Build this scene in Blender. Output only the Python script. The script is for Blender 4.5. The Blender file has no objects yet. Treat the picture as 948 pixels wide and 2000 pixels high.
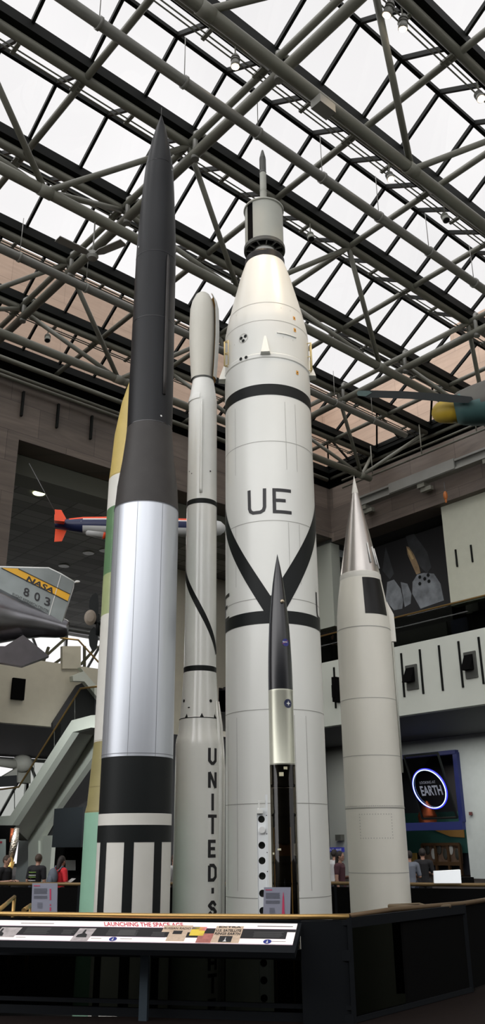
import bpy, math, random
from mathutils import Vector, Matrix, geometry
random.seed(7)
R = math.radians
sc = bpy.context.scene
COL = sc.collection
# ------------------------------------------------------------------ camera
F, PT, ROLL, AZ, EZ = 1631.3, .37834, -.00847, .85238, 1.72
cam_d = bpy.data.cameras.new('camera'); cam = bpy.data.objects.new('camera', cam_d); COL.objects.link(cam)
cp, sp, cr, sr = math.cos(PT), math.sin(PT), math.cos(ROLL), math.sin(ROLL)
X0, U0, W0 = Vector((1, 0, 0)), Vector((0, -sp, cp)), Vector((0, cp, sp))
CX = cr*X0+sr*U0; CY = -sr*X0+cr*U0
mm = Matrix((CX, CY, -W0)).transposed().to_4x4(); mm.translation = (0, 0, EZ)
cam.matrix_world = mm
cam_d.sensor_fit = 'VERTICAL'; cam_d.sensor_height = 36; cam_d.sensor_width = 36
cam_d.lens = F/2000*36; cam_d.clip_end = 500; cam_d.clip_start = .05
sc.camera = cam
# ------------------------------------------------------------------ colour + sky
sc.view_settings.view_transform = 'Standard'; sc.view_settings.look = 'None'
sc.view_settings.gamma = 1; sc.view_settings.use_curve_mapping = False
sc.view_settings.exposure = 0.1
SKY_FRONT, SKY_BACK = 1.16, 3.35
w = bpy.data.worlds.new('overcast sky'); sc.world = w; w.use_nodes = True
nt = w.node_tree; nt.nodes.clear()
tc = nt.nodes.new('ShaderNodeTexCoord')
dt = nt.nodes.new('ShaderNodeVectorMath'); dt.operation = 'DOT_PRODUCT'
dt.inputs[1].default_value = Vector((-.62, -.62, .50)).normalized()
mr = nt.nodes.new('ShaderNodeMapRange'); mr.interpolation_type = 'SMOOTHSTEP'
for k, v in zip(('From Min', 'From Max', 'To Min', 'To Max'), (.15, .95, SKY_FRONT, SKY_BACK)): mr.inputs[k].default_value = v
nz = nt.nodes.new('ShaderNodeTexNoise'); nz.inputs['Scale'].default_value = 2.2; nz.inputs['Detail'].default_value = 4
rp = nt.nodes.new('ShaderNodeMapRange')
for k, v in zip(('From Min', 'From Max', 'To Min', 'To Max'), (.3, .7, .86, 1.06)): rp.inputs[k].default_value = v
mu = nt.nodes.new('ShaderNodeMath'); mu.operation = 'MULTIPLY'
bg = nt.nodes.new('ShaderNodeBackground'); bg.inputs['Color'].default_value = (.99, .975, .98, 1)
wo = nt.nodes.new('ShaderNodeOutputWorld')
L = nt.links.new
L(tc.outputs['Generated'], dt.inputs[0]); L(dt.outputs['Value'], mr.inputs['Value'])
L(tc.outputs['Generated'], nz.inputs['Vector']); L(nz.outputs['Fac'], rp.inputs['Value'])
L(mr.outputs['Result'], mu.inputs[0]); L(rp.outputs['Result'], mu.inputs[1])
L(mu.outputs[0], bg.inputs['Strength']); L(bg.outputs[0], wo.inputs[0])
sc.cycles.max_bounces = 8; sc.cycles.transparent_max_bounces = 12
sc.cycles.diffuse_bounces = 4; sc.cycles.glossy_bounces = 3
sc.cycles.caustics_reflective = False; sc.cycles.caustics_refractive = False
sc.cycles.sample_clamp_indirect = 4

# ------------------------------------------------------------------ geometry helpers
DA = Vector((math.sin(AZ), math.cos(AZ), 0)); DB = Vector((-math.cos(AZ), math.sin(AZ), 0)); DZ = Vector((0, 0, 1))
RB = Matrix((DA, DB, DZ)).transposed()
EYE = Vector((0, 0, EZ))
def W(a, b, z): return DA*a+DB*b+DZ*z
def ray(u, v): return (CX*((u-474)/F)+CY*((1000-v)/F)+W0).normalized()
def atz(u, v, z):
    d = ray(u, v); return EYE+d*((z-EZ)/d.z)
def onA(u, v, a):
    d = ray(u, v); return EYE+d*(a/d.dot(DA))
def onB(u, v, b):
    d = ray(u, v); return EYE+d*(b/d.dot(DB))
def atd(u, v, dist):
    d = ray(u, v); return EYE+d*(dist/math.hypot(d.x, d.y))
def azel(u, v):
    d = ray(u, v); return math.atan2(d.x, d.y), math.atan2(d.z, math.hypot(d.x, d.y))

class MB:
    def __init__(s): s.v = []; s.f = []; s.m = []; s.s = []
    def add(s, vs, fs, mi=0, sm=False):
        o = len(s.v); s.v += [Vector(p) for p in vs]
        for f in fs: s.f.append([o+i for i in f]); s.m.append(mi); s.s.append(sm)
        return s
    def box(s, c, d, R=None, mi=0):
        c = Vector(c); R = R or Matrix.Identity(3)
        vs = [c+R @ Vector((d[0]*x/2, d[1]*y/2, d[2]*z/2)) for x in (-1, 1) for y in (-1, 1) for z in (-1, 1)]
        return s.add(vs, [(0, 1, 3, 2), (4, 6, 7, 5), (0, 4, 5, 1), (2, 3, 7, 6), (0, 2, 6, 4), (1, 5, 7, 3)], mi)
    def abox(s, a0, a1, b0, b1, z0, z1, mi=0):
        return s.box(W((a0+a1)/2, (b0+b1)/2, (z0+z1)/2), (abs(a1-a0), abs(b1-b0), abs(z1-z0)), RB, mi)
    def beam(s, p0, p1, wd, ht, mi=0, up=None):
        p0 = Vector(p0); p1 = Vector(p1); d = (p1-p0); n = d.normalized()
        up = Vector(up) if up is not None else DZ
        side = n.cross(up)
        if side.length < 1e-4: side = n.cross(Vector((1, 0, 0)))
        side.normalize(); u2 = side.cross(n)
        return s.box((p0+p1)/2, (d.length, wd, ht), Matrix((n, side, u2)).transposed(), mi)
    def path(s, P, rad, n=10, mi=0, cap=True):
        P = [Vector(p) for p in P]; rr = rad if isinstance(rad, (list, tuple)) else [rad]*len(P)
        base = len(s.v); ref = None
        for i, p in enumerate(P):
            t = ((P[min(i+1, len(P)-1)]-p).normalized()+(p-P[max(i-1, 0)]).normalized()).normalized()
            if ref is None:
                ref = t.cross(DZ)
                if ref.length < .05: ref = t.cross(Vector((1, 0, 0)))
                ref.normalize()
            ref = (ref-t*ref.dot(t)).normalized(); b2 = t.cross(ref)
            for k in range(n):
                a = 2*math.pi*k/n; s.v.append(p+(ref*math.cos(a)+b2*math.sin(a))*rr[i])
        for i in range(len(P)-1):
            for k in range(n):
                a = base+i*n+k; b = base+i*n+(k+1) % n
                s.f.append([a, b, b+n, a+n]); s.m.append(mi); s.s.append(True)
        if cap:
            s.f.append([base+k for k in range(n)][::-1]); s.m.append(mi); s.s.append(False)
            e = base+(len(P)-1)*n; s.f.append([e+k for k in range(n)]); s.m.append(mi); s.s.append(False)
        return s
    def tube(s, p0, p1, r, n=10, mi=0): return s.path([p0, p1], r, n, mi)
    def lathe(s, c, prof, n=72, axis=None, a0=0, a1=2*math.pi, sm=True):
        """prof: (r, z, material of the face starting here)"""
        c = Vector(c); M3 = axis or Matrix.Identity(3); full = abs(a1-a0-2*math.pi) < 1e-6
        m = n if full else n+1; base = len(s.v)
        q = [prof[0]]; skip = set()          # rings at sharp profile corners are doubled so shading stays crisp
        for i in range(1, len(prof)-1):
            (r0, z0), (r1, z1), (r2, z2) = prof[i-1][:2], prof[i][:2], prof[i+1][:2]
            q.append(prof[i])
            d = abs(math.atan2(z1-z0, r1-r0)-math.atan2(z2-z1, r2-r1)); d = min(d, 2*math.pi-d)
            if sm and d > .35: skip.add(len(q)-1); q.append(prof[i])
        if len(prof) > 1: q.append(prof[-1])
        prof = q
        for p in prof:
            for k in range(m):
                a = a0+(a1-a0)*k/n; s.v.append(c+M3 @ Vector((p[0]*math.cos(a), p[0]*math.sin(a), p[1])))
        for i in range(len(prof)-1):
            if i in skip: continue
            mi = prof[i][2] if len(prof[i]) > 2 else 0
            for k in range(n):
                a = base+i*m+k; b = base+i*m+((k+1) % m if full else k+1)
                s.f.append([a, b, b+m, a+m]); s.m.append(mi); s.s.append(sm)
        return s
    def ell(s, c, rad, Rm=None, n=16, k=10, mi=0):
        Rm = Rm or Matrix.Identity(3); pr = []
        vs = []; c = Vector(c)
        for i in range(k+1):
            t = math.pi*i/k
            for j in range(n):
                a = 2*math.pi*j/n
                vs.append(c+Rm @ Vector((rad[0]*math.sin(t)*math.cos(a), rad[1]*math.sin(t)*math.sin(a), -rad[2]*math.cos(t))))
        fs = [(i*n+j, i*n+(j+1) % n, (i+1)*n+(j+1) % n, (i+1)*n+j) for i in range(k) for j in range(n)]
        return s.add(vs, fs, mi, True)
    def prism(s, pts, ext, mi=0):
        pts = [Vector(p) for p in pts]; e = Vector(ext); n = len(pts)
        vs = pts+[p+e for p in pts]
        tri = geometry.tessellate_polygon([pts])
        fs = [t for t in tri]+[tuple(i+n for i in t)[::-1] for t in tri]
        fs += [(i, (i+1) % n, (i+1) % n+n, i+n) for i in range(n)]
        return s.add(vs, fs, mi)
    def quad(s, *p, mi=0): return s.add(p, [tuple(range(len(p)))], mi)
    def build(s, name, mats, parent=None, loc=None):
        if parent is not None: o0 = parent.matrix_world.translation if False else Vector(parent['_o'])
        elif loc is not None: o0 = Vector(loc)
        else:
            xs = [p.x for p in s.v]; ys = [p.y for p in s.v]; zs = [p.z for p in s.v]
            o0 = Vector(((min(xs)+max(xs))/2, (min(ys)+max(ys))/2, min(zs)))
        me = bpy.data.meshes.new(name); me.from_pydata([p-o0 for p in s.v], [], s.f)
        if not isinstance(mats, (list, tuple)): mats = [mats]
        for m in mats: me.materials.append(m)
        for i, p in enumerate(me.polygons): p.material_index = s.m[i]; p.use_smooth = s.s[i]
        me.validate(); me.update()
        o = bpy.data.objects.new(name, me); COL.objects.link(o)
        if parent is not None: o.parent = parent; o['_o'] = tuple(o0)
        else: o.location = o0; o['_o'] = tuple(o0)
        return o
def fixn(o):
    import bmesh
    b = bmesh.new(); b.from_mesh(o.data); bmesh.ops.recalc_face_normals(b, faces=b.faces); b.to_mesh(o.data); b.free()
def thing(name, label, cat, loc, group=None):
    o = bpy.data.objects.new(name, None); COL.objects.link(o); o.location = loc
    o.empty_display_size = .3
    o['_o'] = tuple(loc); o['label'] = label; o['category'] = cat
    if group: o['group'] = group
    return o
def tag(o, label, cat, group=None):
    o['label'] = label; o['category'] = cat
    if group: o['group'] = group
    return o
def struct(o): o['kind'] = 'structure'; return o

# ------------------------------------------------------------------ materials
def mat(name, col, rough=.5, metal=0., emis=None, es=1., noise=0., nscale=3., bump=0., stretch=None, coat=0., spec=None):
    m = bpy.data.materials.new(name); m.use_nodes = True
    n = m.node_tree; b = n.nodes['Principled BSDF']
    b.inputs['Base Color'].default_value = (*col, 1); b.inputs['Roughness'].default_value = rough
    b.inputs['Metallic'].default_value = metal
    if coat: b.inputs['Coat Weight'].default_value = coat; b.inputs['Coat Roughness'].default_value = .12
    if spec is not None: b.inputs['Specular IOR Level'].default_value = spec
    if emis: b.inputs['Emission Color'].default_value = (*emis, 1); b.inputs['Emission Strength'].default_value = es
    if noise or bump:
        t = n.nodes.new('ShaderNodeTexCoord'); mp = n.nodes.new('ShaderNodeMapping')
        if stretch: mp.inputs['Scale'].default_value = stretch
        z = n.nodes.new('ShaderNodeTexNoise'); z.inputs['Scale'].default_value = nscale; z.inputs['Detail'].default_value = 5
        n.links.new(t.outputs['Object'], mp.inputs[0]); n.links.new(mp.outputs[0], z.inputs['Vector'])
        if noise:
            r = n.nodes.new('ShaderNodeMapRange')
            for k, v in zip(('From Min', 'From Max', 'To Min', 'To Max'), (.25, .75, 1-noise, 1+noise*.6)): r.inputs[k].default_value = v
            x = n.nodes.new('ShaderNodeVectorMath'); x.operation = 'SCALE'; x.inputs[0].default_value = col
            n.links.new(z.outputs['Fac'], r.inputs['Value']); n.links.new(r.outputs['Result'], x.inputs['Scale'])
            n.links.new(x.outputs[0], b.inputs['Base Color'])
        if bump:
            bp = n.nodes.new('ShaderNodeBump'); bp.inputs['Strength'].default_value = bump; bp.inputs['Distance'].default_value = .02
            n.links.new(z.outputs['Fac'], bp.inputs['Height']); n.links.new(bp.outputs[0], b.inputs['Normal'])
    return m
def brickmat(name, c1, c2, mortar, bw, bh, msize, rough=.7, vec='building', off=.5, streak=0.):
    """blocks or tiles laid out in building coordinates: (a+b, z) on walls, (a, b) on ceilings"""
    m = bpy.data.materials.new(name); m.use_nodes = True; n = m.node_tree; b = n.nodes['Principled BSDF']
    b.inputs['Roughness'].default_value = rough
    g = n.nodes.new('ShaderNodeNewGeometry')
    def dot(v):
        d = n.nodes.new('ShaderNodeVectorMath'); d.operation = 'DOT_PRODUCT'; d.inputs[1].default_value = v
        n.links.new(g.outputs['Position'], d.inputs[0]); return d.outputs['Value']
    cx = n.nodes.new('ShaderNodeCombineXYZ')
    if vec == 'wall':
        n.links.new(dot(tuple(DA+DB)), cx.inputs[0]); n.links.new(dot((0, 0, 1)), cx.inputs[1])
    else:
        n.links.new(dot(tuple(DA)), cx.inputs[0]); n.links.new(dot(tuple(DB)), cx.inputs[1])
    br = n.nodes.new('ShaderNodeTexBrick')
    br.inputs['Scale'].default_value = 1; br.inputs['Brick Width'].default_value = bw; br.inputs['Row Height'].default_value = bh
    br.inputs['Mortar Size'].default_value = msize; br.offset = off; br.inputs['Bias'].default_value = 0
    br.inputs['Color1'].default_value = (*c1, 1); br.inputs['Color2'].default_value = (*c2, 1); br.inputs['Mortar'].default_value = (*mortar, 1)
    n.links.new(cx.outputs[0], br.inputs['Vector'])
    out = br.outputs['Color']
    if streak:
        mp = n.nodes.new('ShaderNodeMapping'); mp.inputs['Scale'].default_value = (.25, 2.2, 1)
        z = n.nodes.new('ShaderNodeTexNoise'); z.inputs['Scale'].default_value = 1.3; z.inputs['Detail'].default_value = 6
        z.inputs['Distortion'].default_value = 1.2
        n.links.new(cx.outputs[0], mp.inputs[0]); n.links.new(mp.outputs[0], z.inputs['Vector'])
        r = n.nodes.new('ShaderNodeMapRange')
        for k, v in zip(('From Min', 'From Max', 'To Min', 'To Max'), (.25, .75, 1-streak, 1+streak)): r.inputs[k].default_value = v
        x = n.nodes.new('ShaderNodeVectorMath'); x.operation = 'SCALE'
        n.links.new(out, x.inputs[0]); n.links.new(z.outputs['Fac'], r.inputs['Value']); n.links.new(r.outputs['Result'], x.inputs['Scale'])
        out = x.outputs[0]
    n.links.new(out, b.inputs['Base Color'])
    return m
def glassmat(name, tint, gl=.06, rough=.02):
    m = bpy.data.materials.new(name); m.use_nodes = True; n = m.node_tree; n.nodes.clear()
    o = n.nodes.new('ShaderNodeOutputMaterial'); t = n.nodes.new('ShaderNodeBsdfTransparent'); t.inputs[0].default_value = (*tint, 1)
    g = n.nodes.new('ShaderNodeBsdfGlossy'); g.inputs['Roughness'].default_value = rough
    x = n.nodes.new('ShaderNodeMixShader'); x.inputs[0].default_value = gl
    n.links.new(t.outputs[0], x.inputs[1]); n.links.new(g.outputs[0], x.inputs[2]); n.links.new(x.outputs[0], o.inputs[0])
    return m
M = {}
M['steel'] = mat('grey-green painted steel', (.19, .19, .155), .42, noise=.12, nscale=2)
M['steel_light'] = mat('pale painted duct', (.25, .25, .228), .38, noise=.1, nscale=1.5)
M['black_metal'] = mat('black anodised metal', (.006, .007, .006), .6, spec=.15)
M['black_flat'] = mat('flat black', (.004, .004, .004), .9, spec=.05)
M['stone'] = brickmat('shade-darkened banded marble', (.165, .132, .108), (.112, .090, .074), (.075, .06, .05), 2.6, 1.3, .012, .55, 'wall', .5, .28)  # same marble as outside, darkened to carry the dim indoor light
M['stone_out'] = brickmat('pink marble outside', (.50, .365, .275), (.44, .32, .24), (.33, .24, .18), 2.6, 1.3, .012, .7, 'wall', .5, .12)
M['tiles'] = brickmat('acoustic ceiling tiles', (.30, .30, .28), (.15, .15, .14), (.08, .08, .075), 1.5, .75, .03, .8, 'ceil', 0)
M['white_panel'] = mat('warm white painted panel', (.64, .67, .60), .55, noise=.05, nscale=.8)
M['cream'] = mat('cream wall paint', (.62, .58, .47), .6, noise=.05)
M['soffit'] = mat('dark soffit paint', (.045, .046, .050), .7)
M['grey_wall'] = mat('cool grey wall paint', (.42, .46, .46), .6, noise=.05)
M['floor'] = mat('dark brown terrazzo', (.012, .008, .007), .8, noise=.3, nscale=12, spec=.1)
M['pitfloor'] = mat('dark pit floor', (.02, .02, .02), .6)
M['white_paint'] = mat('satin white rocket paint', (.76, .77, .725), .34, noise=.04, nscale=1.2, stretch=(1, 1, .3), coat=.15)
M['white_gloss'] = mat('glossy white rocket paint', (.88, .89, .85), .22, noise=.04, nscale=1.5, coat=.4)
M['ivory_paint'] = mat('ivory rocket paint', (.69, .675, .60), .42, noise=.08, nscale=1.5, stretch=(1, 1, .35))
M['white_rail'] = mat('cool white rail paint', (.80, .83, .83), .45)
M['seam'] = mat('panel seam', (.36, .36, .33), .6)
M['black_paint'] = mat('black marking paint', (.009, .011, .011), .5, spec=.2)
M['black_gloss'] = mat('semi-gloss black paint', (.005, .006, .009), .24, spec=.6)
M['black_nose'] = mat('charcoal fibreglass', (.009, .010, .012), .42, spec=.3, noise=.25, nscale=3, stretch=(2, 2, .25))
M['skirt'] = mat('dark grey fibreglass skirt', (.045, .042, .040), .45, spec=.25, noise=.15, nscale=3)
M['silver'] = mat('bare aluminium skin', (.56, .59, .635), .43, .80, noise=.06, nscale=2.5, stretch=(3, 3, .1))
M['silver_cone'] = mat('brushed metal cone', (.58, .55, .52), .3, .9, noise=.05, nscale=4, stretch=(2, 2, .1))
M['champagne'] = mat('champagne metallic body', (.55, .555, .46), .32, .55)
M['grey_paint'] = mat('light grey paint', (.40, .41, .365), .4, noise=.05)
M['dark_grey'] = mat('dark grey metal', (.075, .078, .070), .4, noise=.1)
M['gold_foil'] = mat('gold foil', (.8, .50, .16), .3, .9, bump=.6, nscale=30)
M['silver_foil'] = mat('crinkled silver foil', (.85, .82, .72), .2, .95, bump=.9, nscale=30)
M['copper_foil'] = mat('copper foil', (.45, .12, .05), .3, .8, bump=.8, nscale=30)
M['brass'] = mat('warm brass handrail', (.52, .33, .12), .32, .75)
M['yellow'] = mat('mustard yellow primer', (.55, .42, .13), .5, noise=.12)
M['olive'] = mat('olive khaki primer', (.31, .27, .115), .5, noise=.12)
M['green'] = mat('forest green paint', (.10, .21, .095), .5, noise=.15)
M['lime'] = mat('yellow-green primer', (.36, .42, .20), .5, noise=.1)
M['mint'] = mat('mint green paint', (.29, .53, .385), .5, noise=.05)
M['off_white'] = mat('off-white paint', (.70, .69, .63), .5, noise=.05)
M['glass_sky'] = glassmat('skylight glass', (.80, .80, .80), .05)
M['glass_rail'] = glassmat('smoked rail glass', (.013, .0145, .012), .005)
M['glass_balcony'] = glassmat('balcony glass', (.45, .47, .44), .03)
M['glass_clear'] = glassmat('clear acrylic', (.93, .93, .93), .06)
M['glass_case'] = glassmat('smoked acrylic tube', (.33, .31, .27), .04)
M['panel_dark'] = mat('dark slate panel', (.011, .0125, .0145), .7, spec=.06)
M['panel_blue'] = mat('blue grey panel', (.04, .055, .068), .6, spec=.2)
M['white_plastic'] = mat('white plastic', (.75, .76, .74), .4)
M['lamp_on'] = mat('lit lamp', (1, .9, .75), .4, emis=(1, .80, .58), es=14)
M['lamp_off'] = mat('dark lamp glass', (.02, .02, .02), .1)
M['orange'] = mat('fluorescent orange-red paint', (.92, .085, .02), .45)
M['navy'] = mat('navy paint', (.015, .022, .075), .4)
M['white_body'] = mat('white airframe paint', (.66, .67, .66), .35)
M['chrome'] = mat('polished aluminium airframe', (.30, .30, .32), .24, .92, noise=.25, nscale=1.6, bump=.05)
M['fin_metal'] = mat('aluminium fin skin', (.21, .235, .23), .38, .6, noise=.15, nscale=2)
M['nasa_yellow'] = mat('yellow tail stripe', (.80, .42, .012), .45)
M['letter_black'] = mat('black lettering', (.012, .012, .014), .5)
M['letter_grey'] = mat('grey lettering', (.18, .18, .18), .5)
M['letter_red'] = mat('red lettering', (.42, .03, .06), .5)
M['blue_ink'] = mat('blue ink', (.015, .03, .25), .5)
M['teal_paint'] = mat('teal camouflage paint', (.045, .105, .10), .55, noise=.2)
M['olive_air'] = mat('grey-brown camouflage paint', (.06, .057, .047), .55, noise=.2)
M['spinner'] = mat('yellow spinner paint', (.38, .26, .02), .5, noise=.1)
M['blade'] = mat('dark propeller paint', (.025, .029, .029), .5, noise=.2)
M['skin'] = mat('skin', (.42, .24, .17), .55)
M['hair_dark'] = mat('dark brown hair', (.015, .010, .008), .6, bump=.4, nscale=60)
M['hair_brown'] = mat('brown hair', (.05, .03, .018), .6, bump=.4, nscale=60)
M['cloth_black'] = mat('black cloth', (.012, .012, .014), .85)
M['cloth_navy'] = mat('dark denim', (.02, .025, .04), .85)
M['cloth_red'] = mat('red cloth', (.62, .02, .03), .8)
M['cloth_grey'] = mat('grey blue cloth', (.17, .19, .23), .85)
M['cloth_green'] = mat('green stripe', (.20, .34, .07), .85)
M['cloth_white'] = mat('white cloth', (.55, .55, .55), .85)
M['cloth_maroon'] = mat('maroon cloth', (.08, .03, .04), .85)
M['bag_grey'] = mat('grey nylon', (.11, .13, .16), .7)
M['leaf'] = mat('tree leaves', (.10, .22, .06), .7, noise=.4, nscale=3)
M['rod'] = mat('thin steel cable', (.12, .12, .12), .4, .5)

# ------------------------------------------------------------------ the setting
ROOF = 20.0
PIT = [Vector((-3.25, 10.52, 0)), Vector((1.12, 10.2, 0)), Vector((3.38, 12.85, 0)), Vector((5.0, 17.6, 0)), Vector((-5.2, 20.0, 0)), Vector((-4.0, 14.5, 0))]
def floor_mesh():
    outer = [W(*p, 0) for p in ((-70, -70), (75, -70), (75, 75), (-70, 75))]
    tri = geometry.tessellate_polygon([outer, PIT]); allv = outer+PIT
    m = MB(); m.add(allv, [t for t in tri]); o = m.build('floor', M['floor'], loc=(0, 0, 0)); struct(o); fixn(o)
    if o.data.polygons[0].normal.z < 0: o.data.flip_normals()
    m = MB(); n = len(PIT)
    for i in range(n):
        a, b = PIT[i], PIT[(i+1) % n]; dz = Vector((0, 0, -4.5)); m.quad(a, b, b+dz, a+dz)
    m.add([p+Vector((0, 0, -4.5)) for p in PIT], [tuple(range(n))])
    o = m.build('floor_pit', M['pitfloor'], loc=(0, 0, -4.5)); struct(o)
floor_mesh()
# unseen slab and wall, added behind the viewer to block low sky light
m = MB(); m.box((0, -14, 7.9), (90, 24, 2.6)); struct(m.build('floor_light_block', mat('light block paint', (.30, .30, .28), .7)))
m = MB(); m.box((0, -22, 3.3), (90, .5, 6.6)); struct(m.build('wall_light_block', mat('brown light block', (.08, .07, .06), .7)))
# marble wall on the left (plane b = 28): lintel over the gallery opening, pier left of it
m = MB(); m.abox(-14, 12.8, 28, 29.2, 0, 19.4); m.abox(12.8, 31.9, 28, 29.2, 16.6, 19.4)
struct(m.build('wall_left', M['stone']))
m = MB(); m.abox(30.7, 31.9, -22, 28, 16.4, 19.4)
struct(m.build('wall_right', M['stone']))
# marble masses of the building that rise outside, beyond the roof glass
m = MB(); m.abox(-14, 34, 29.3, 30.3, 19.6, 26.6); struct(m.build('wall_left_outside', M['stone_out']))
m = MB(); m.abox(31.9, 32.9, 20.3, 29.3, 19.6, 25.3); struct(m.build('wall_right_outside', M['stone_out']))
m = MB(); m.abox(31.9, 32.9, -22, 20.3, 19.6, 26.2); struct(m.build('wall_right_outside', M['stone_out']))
# dark roof margin that closes the gap between skylights and walls
m = MB(); m.abox(-14, 32.9, 28.05, 30.3, 20.15, 20.6); m.abox(30.4, 32.9, -22, 28.05, 20.15, 20.6)
m.abox(-14, 31.9, 28.6, 29.2, 19.4, 20.15); m.abox(31.3, 31.9, -22, 28.6, 19.4, 20.15)
struct(m.build('trim_1', M['black_metal']))
# gallery behind the left opening
m = MB(); m.abox(12.9, 44, 29.2, 56, 16.62, 16.8); struct(m.build('ceiling_left_gallery', M['tiles']))
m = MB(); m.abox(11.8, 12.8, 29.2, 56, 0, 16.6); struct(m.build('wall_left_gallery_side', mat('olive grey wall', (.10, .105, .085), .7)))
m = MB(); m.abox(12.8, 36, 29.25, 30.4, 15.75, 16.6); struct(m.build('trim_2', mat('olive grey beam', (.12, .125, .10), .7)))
m = MB(); m.abox(24.5, 60, 37.4, 38.2, 10.1, 16.6); m.abox(44, 45, 29.2, 56, 0, 16.6)
struct(m.build('wall_gallery_back', M['cream']))
# the second-floor balcony across the left gallery
m = MB(); m.abox(16, 30.6, 37.2, 37.6, 7.05, 10.15); struct(m.build('wall_left_balcony', M['cream']))
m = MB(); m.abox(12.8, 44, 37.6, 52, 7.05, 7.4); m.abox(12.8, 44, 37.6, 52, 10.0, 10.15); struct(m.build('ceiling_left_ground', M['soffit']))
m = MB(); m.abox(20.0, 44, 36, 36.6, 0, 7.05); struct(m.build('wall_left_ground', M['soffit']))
# window wall at the far end of the left gallery
def window_wall(n, a0, a1, b, z0, z1, step, diag=True):
    root = bpy.data.objects.new('window_%d' % n, None); COL.objects.link(root); loc = W((a0+a1)/2, b, z0); root.location = loc; root['_o'] = tuple(loc); root['kind'] = 'structure'
    m = MB(); m.quad(W(a0, b, z0), W(a1, b, z0), W(a1, b, z1), W(a0, b, z1)); m.build('pane', M['glass_clear'], root)
    m = MB(); k = int((a1-a0)/step)
    for i in range(k+1): m.abox(a0+i*step-.09, a0+i*step+.09, b-.3, b-.05, z0, z1)
    m.abox(a0, a1, b-.3, b-.05, z1-.2, z1); m.abox(a0, a1, b-.3, b-.05, z0, z0+.2)
    if diag:
        for i in range(k):
            p = a0+i*step
            if i % 2 == 0: m.tube(W(p, b-.3, z0+.2), W(p+step, b-.3, z1-.2), .10)
            else: m.tube(W(p, b-.3, z1-.2), W(p+step, b-.3, z0+.2), .10)
    m.build('frame', mat('white window truss', (.55, .56, .56), .5), root)
window_wall(1, 17, 44, 52, .5, 7.0, 3.2)
window_wall(2, 17, 44, 54, 10.2, 16.5, 3.2)
# right side: second-floor band, gallery above it, recess below it
m = MB(); m.abox(30.7, 31.1, -22, 36, 7.05, 10.2); struct(m.build('wall_right_balcony', M['white_panel']))
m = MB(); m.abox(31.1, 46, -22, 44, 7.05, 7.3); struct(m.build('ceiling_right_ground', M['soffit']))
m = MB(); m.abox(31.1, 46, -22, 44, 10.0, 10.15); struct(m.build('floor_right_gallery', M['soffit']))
m = MB(); m.abox(31.1, 31.5, -22, 21.35, 11.6, 16.4); struct(m.build('wall_right_panel', mat('pale olive panel', (.50, .51, .41), .6, noise=.05)))
m = MB(); m.abox(30.75, 31.4, 28.15, 29.9, 11.95, 16.6); struct(m.build('wall_right_pier', mat('pale olive pier', (.40, .42, .36), .6)))
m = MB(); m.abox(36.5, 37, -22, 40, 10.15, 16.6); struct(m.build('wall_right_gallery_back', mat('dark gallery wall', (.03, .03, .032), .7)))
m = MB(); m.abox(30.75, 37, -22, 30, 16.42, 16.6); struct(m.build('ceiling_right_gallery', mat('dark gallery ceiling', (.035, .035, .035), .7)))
m = MB(); m.abox(31.4, 36.5, 28.6, 40, 16.0, 16.4); m.abox(35, 36.5, 28.4, 29, 10.2, 16.4); struct(m.build('trim_3', M['grey_wall']))
# ground-floor back wall on the right with the exhibit doorway (b 27.3 .. 31.3)
m = MB(); m.abox(39.2, 39.8, -10, 27.4, 0, 7.05); m.abox(39.2, 39.8, 27.4, 31.5, 6.3, 7.05)
struct(m.build('wall_right_ground', M['grey_wall']))
m = MB(); m.abox(38.0, 38.6, 31.5, 42, 0, 7.05); struct(m.build('wall_right_corner', mat('pale corner wall', (.34, .36, .34), .6)))
m = MB()
for z0, z1 in ((6.12, 6.32), (2.32, 2.72)): m.abox(38.9, 39.3, 27.4, 31.5, z0, z1)
m.abox(38.95, 39.25, 27.35, 27.62, 2.7, 6.2)
struct(m.build('door_1', mat('glowing cobalt door frame', (.008, .014, .085), .5, emis=(.01, .02, .2), es=.05)))  # faint blue glow put into the frame, which is no lamp

def area_lamp(name, a, b, z, sx, sy, e, col=(1, .97, .9)):
    l = bpy.data.lights.new(name, 'AREA'); l.shape = 'RECTANGLE'; l.size = sx; l.size_y = sy; l.energy = e; l.color = col
    o = bpy.data.objects.new(name, l); COL.objects.link(o); o.location = W(a, b, z); o.rotation_euler = (0, 0, R(90)-AZ); return o
area_lamp('left_gallery_lamps', 20, 33, 16.3, 8, 4, 330)
l = bpy.data.lights.new('stair_fill', 'SPOT'); l.energy = 3000; l.color = (.95, 1, .98); l.spot_size = R(48); l.spot_blend = .8; l.shadow_soft_size = .25  # added spot with no fixture, brightens the stair stringers
o = bpy.data.objects.new('stair_fill', l); COL.objects.link(o); o.location = W(11, 24.0, 6.0); o.rotation_euler = (W(18.5, 32.0, 3.8)-W(11, 24.0, 6.0)).to_track_quat('-Z', 'Y').to_euler()
area_lamp('right_ground_fill', 35.5, 22, 6.9, 3, 12, 650)  # added fill under the soffit, brightens the ground-floor walls, no fixtures
area_lamp('right_ground_fill', 34.5, 32, 6.9, 3, 3, 220)
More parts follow.
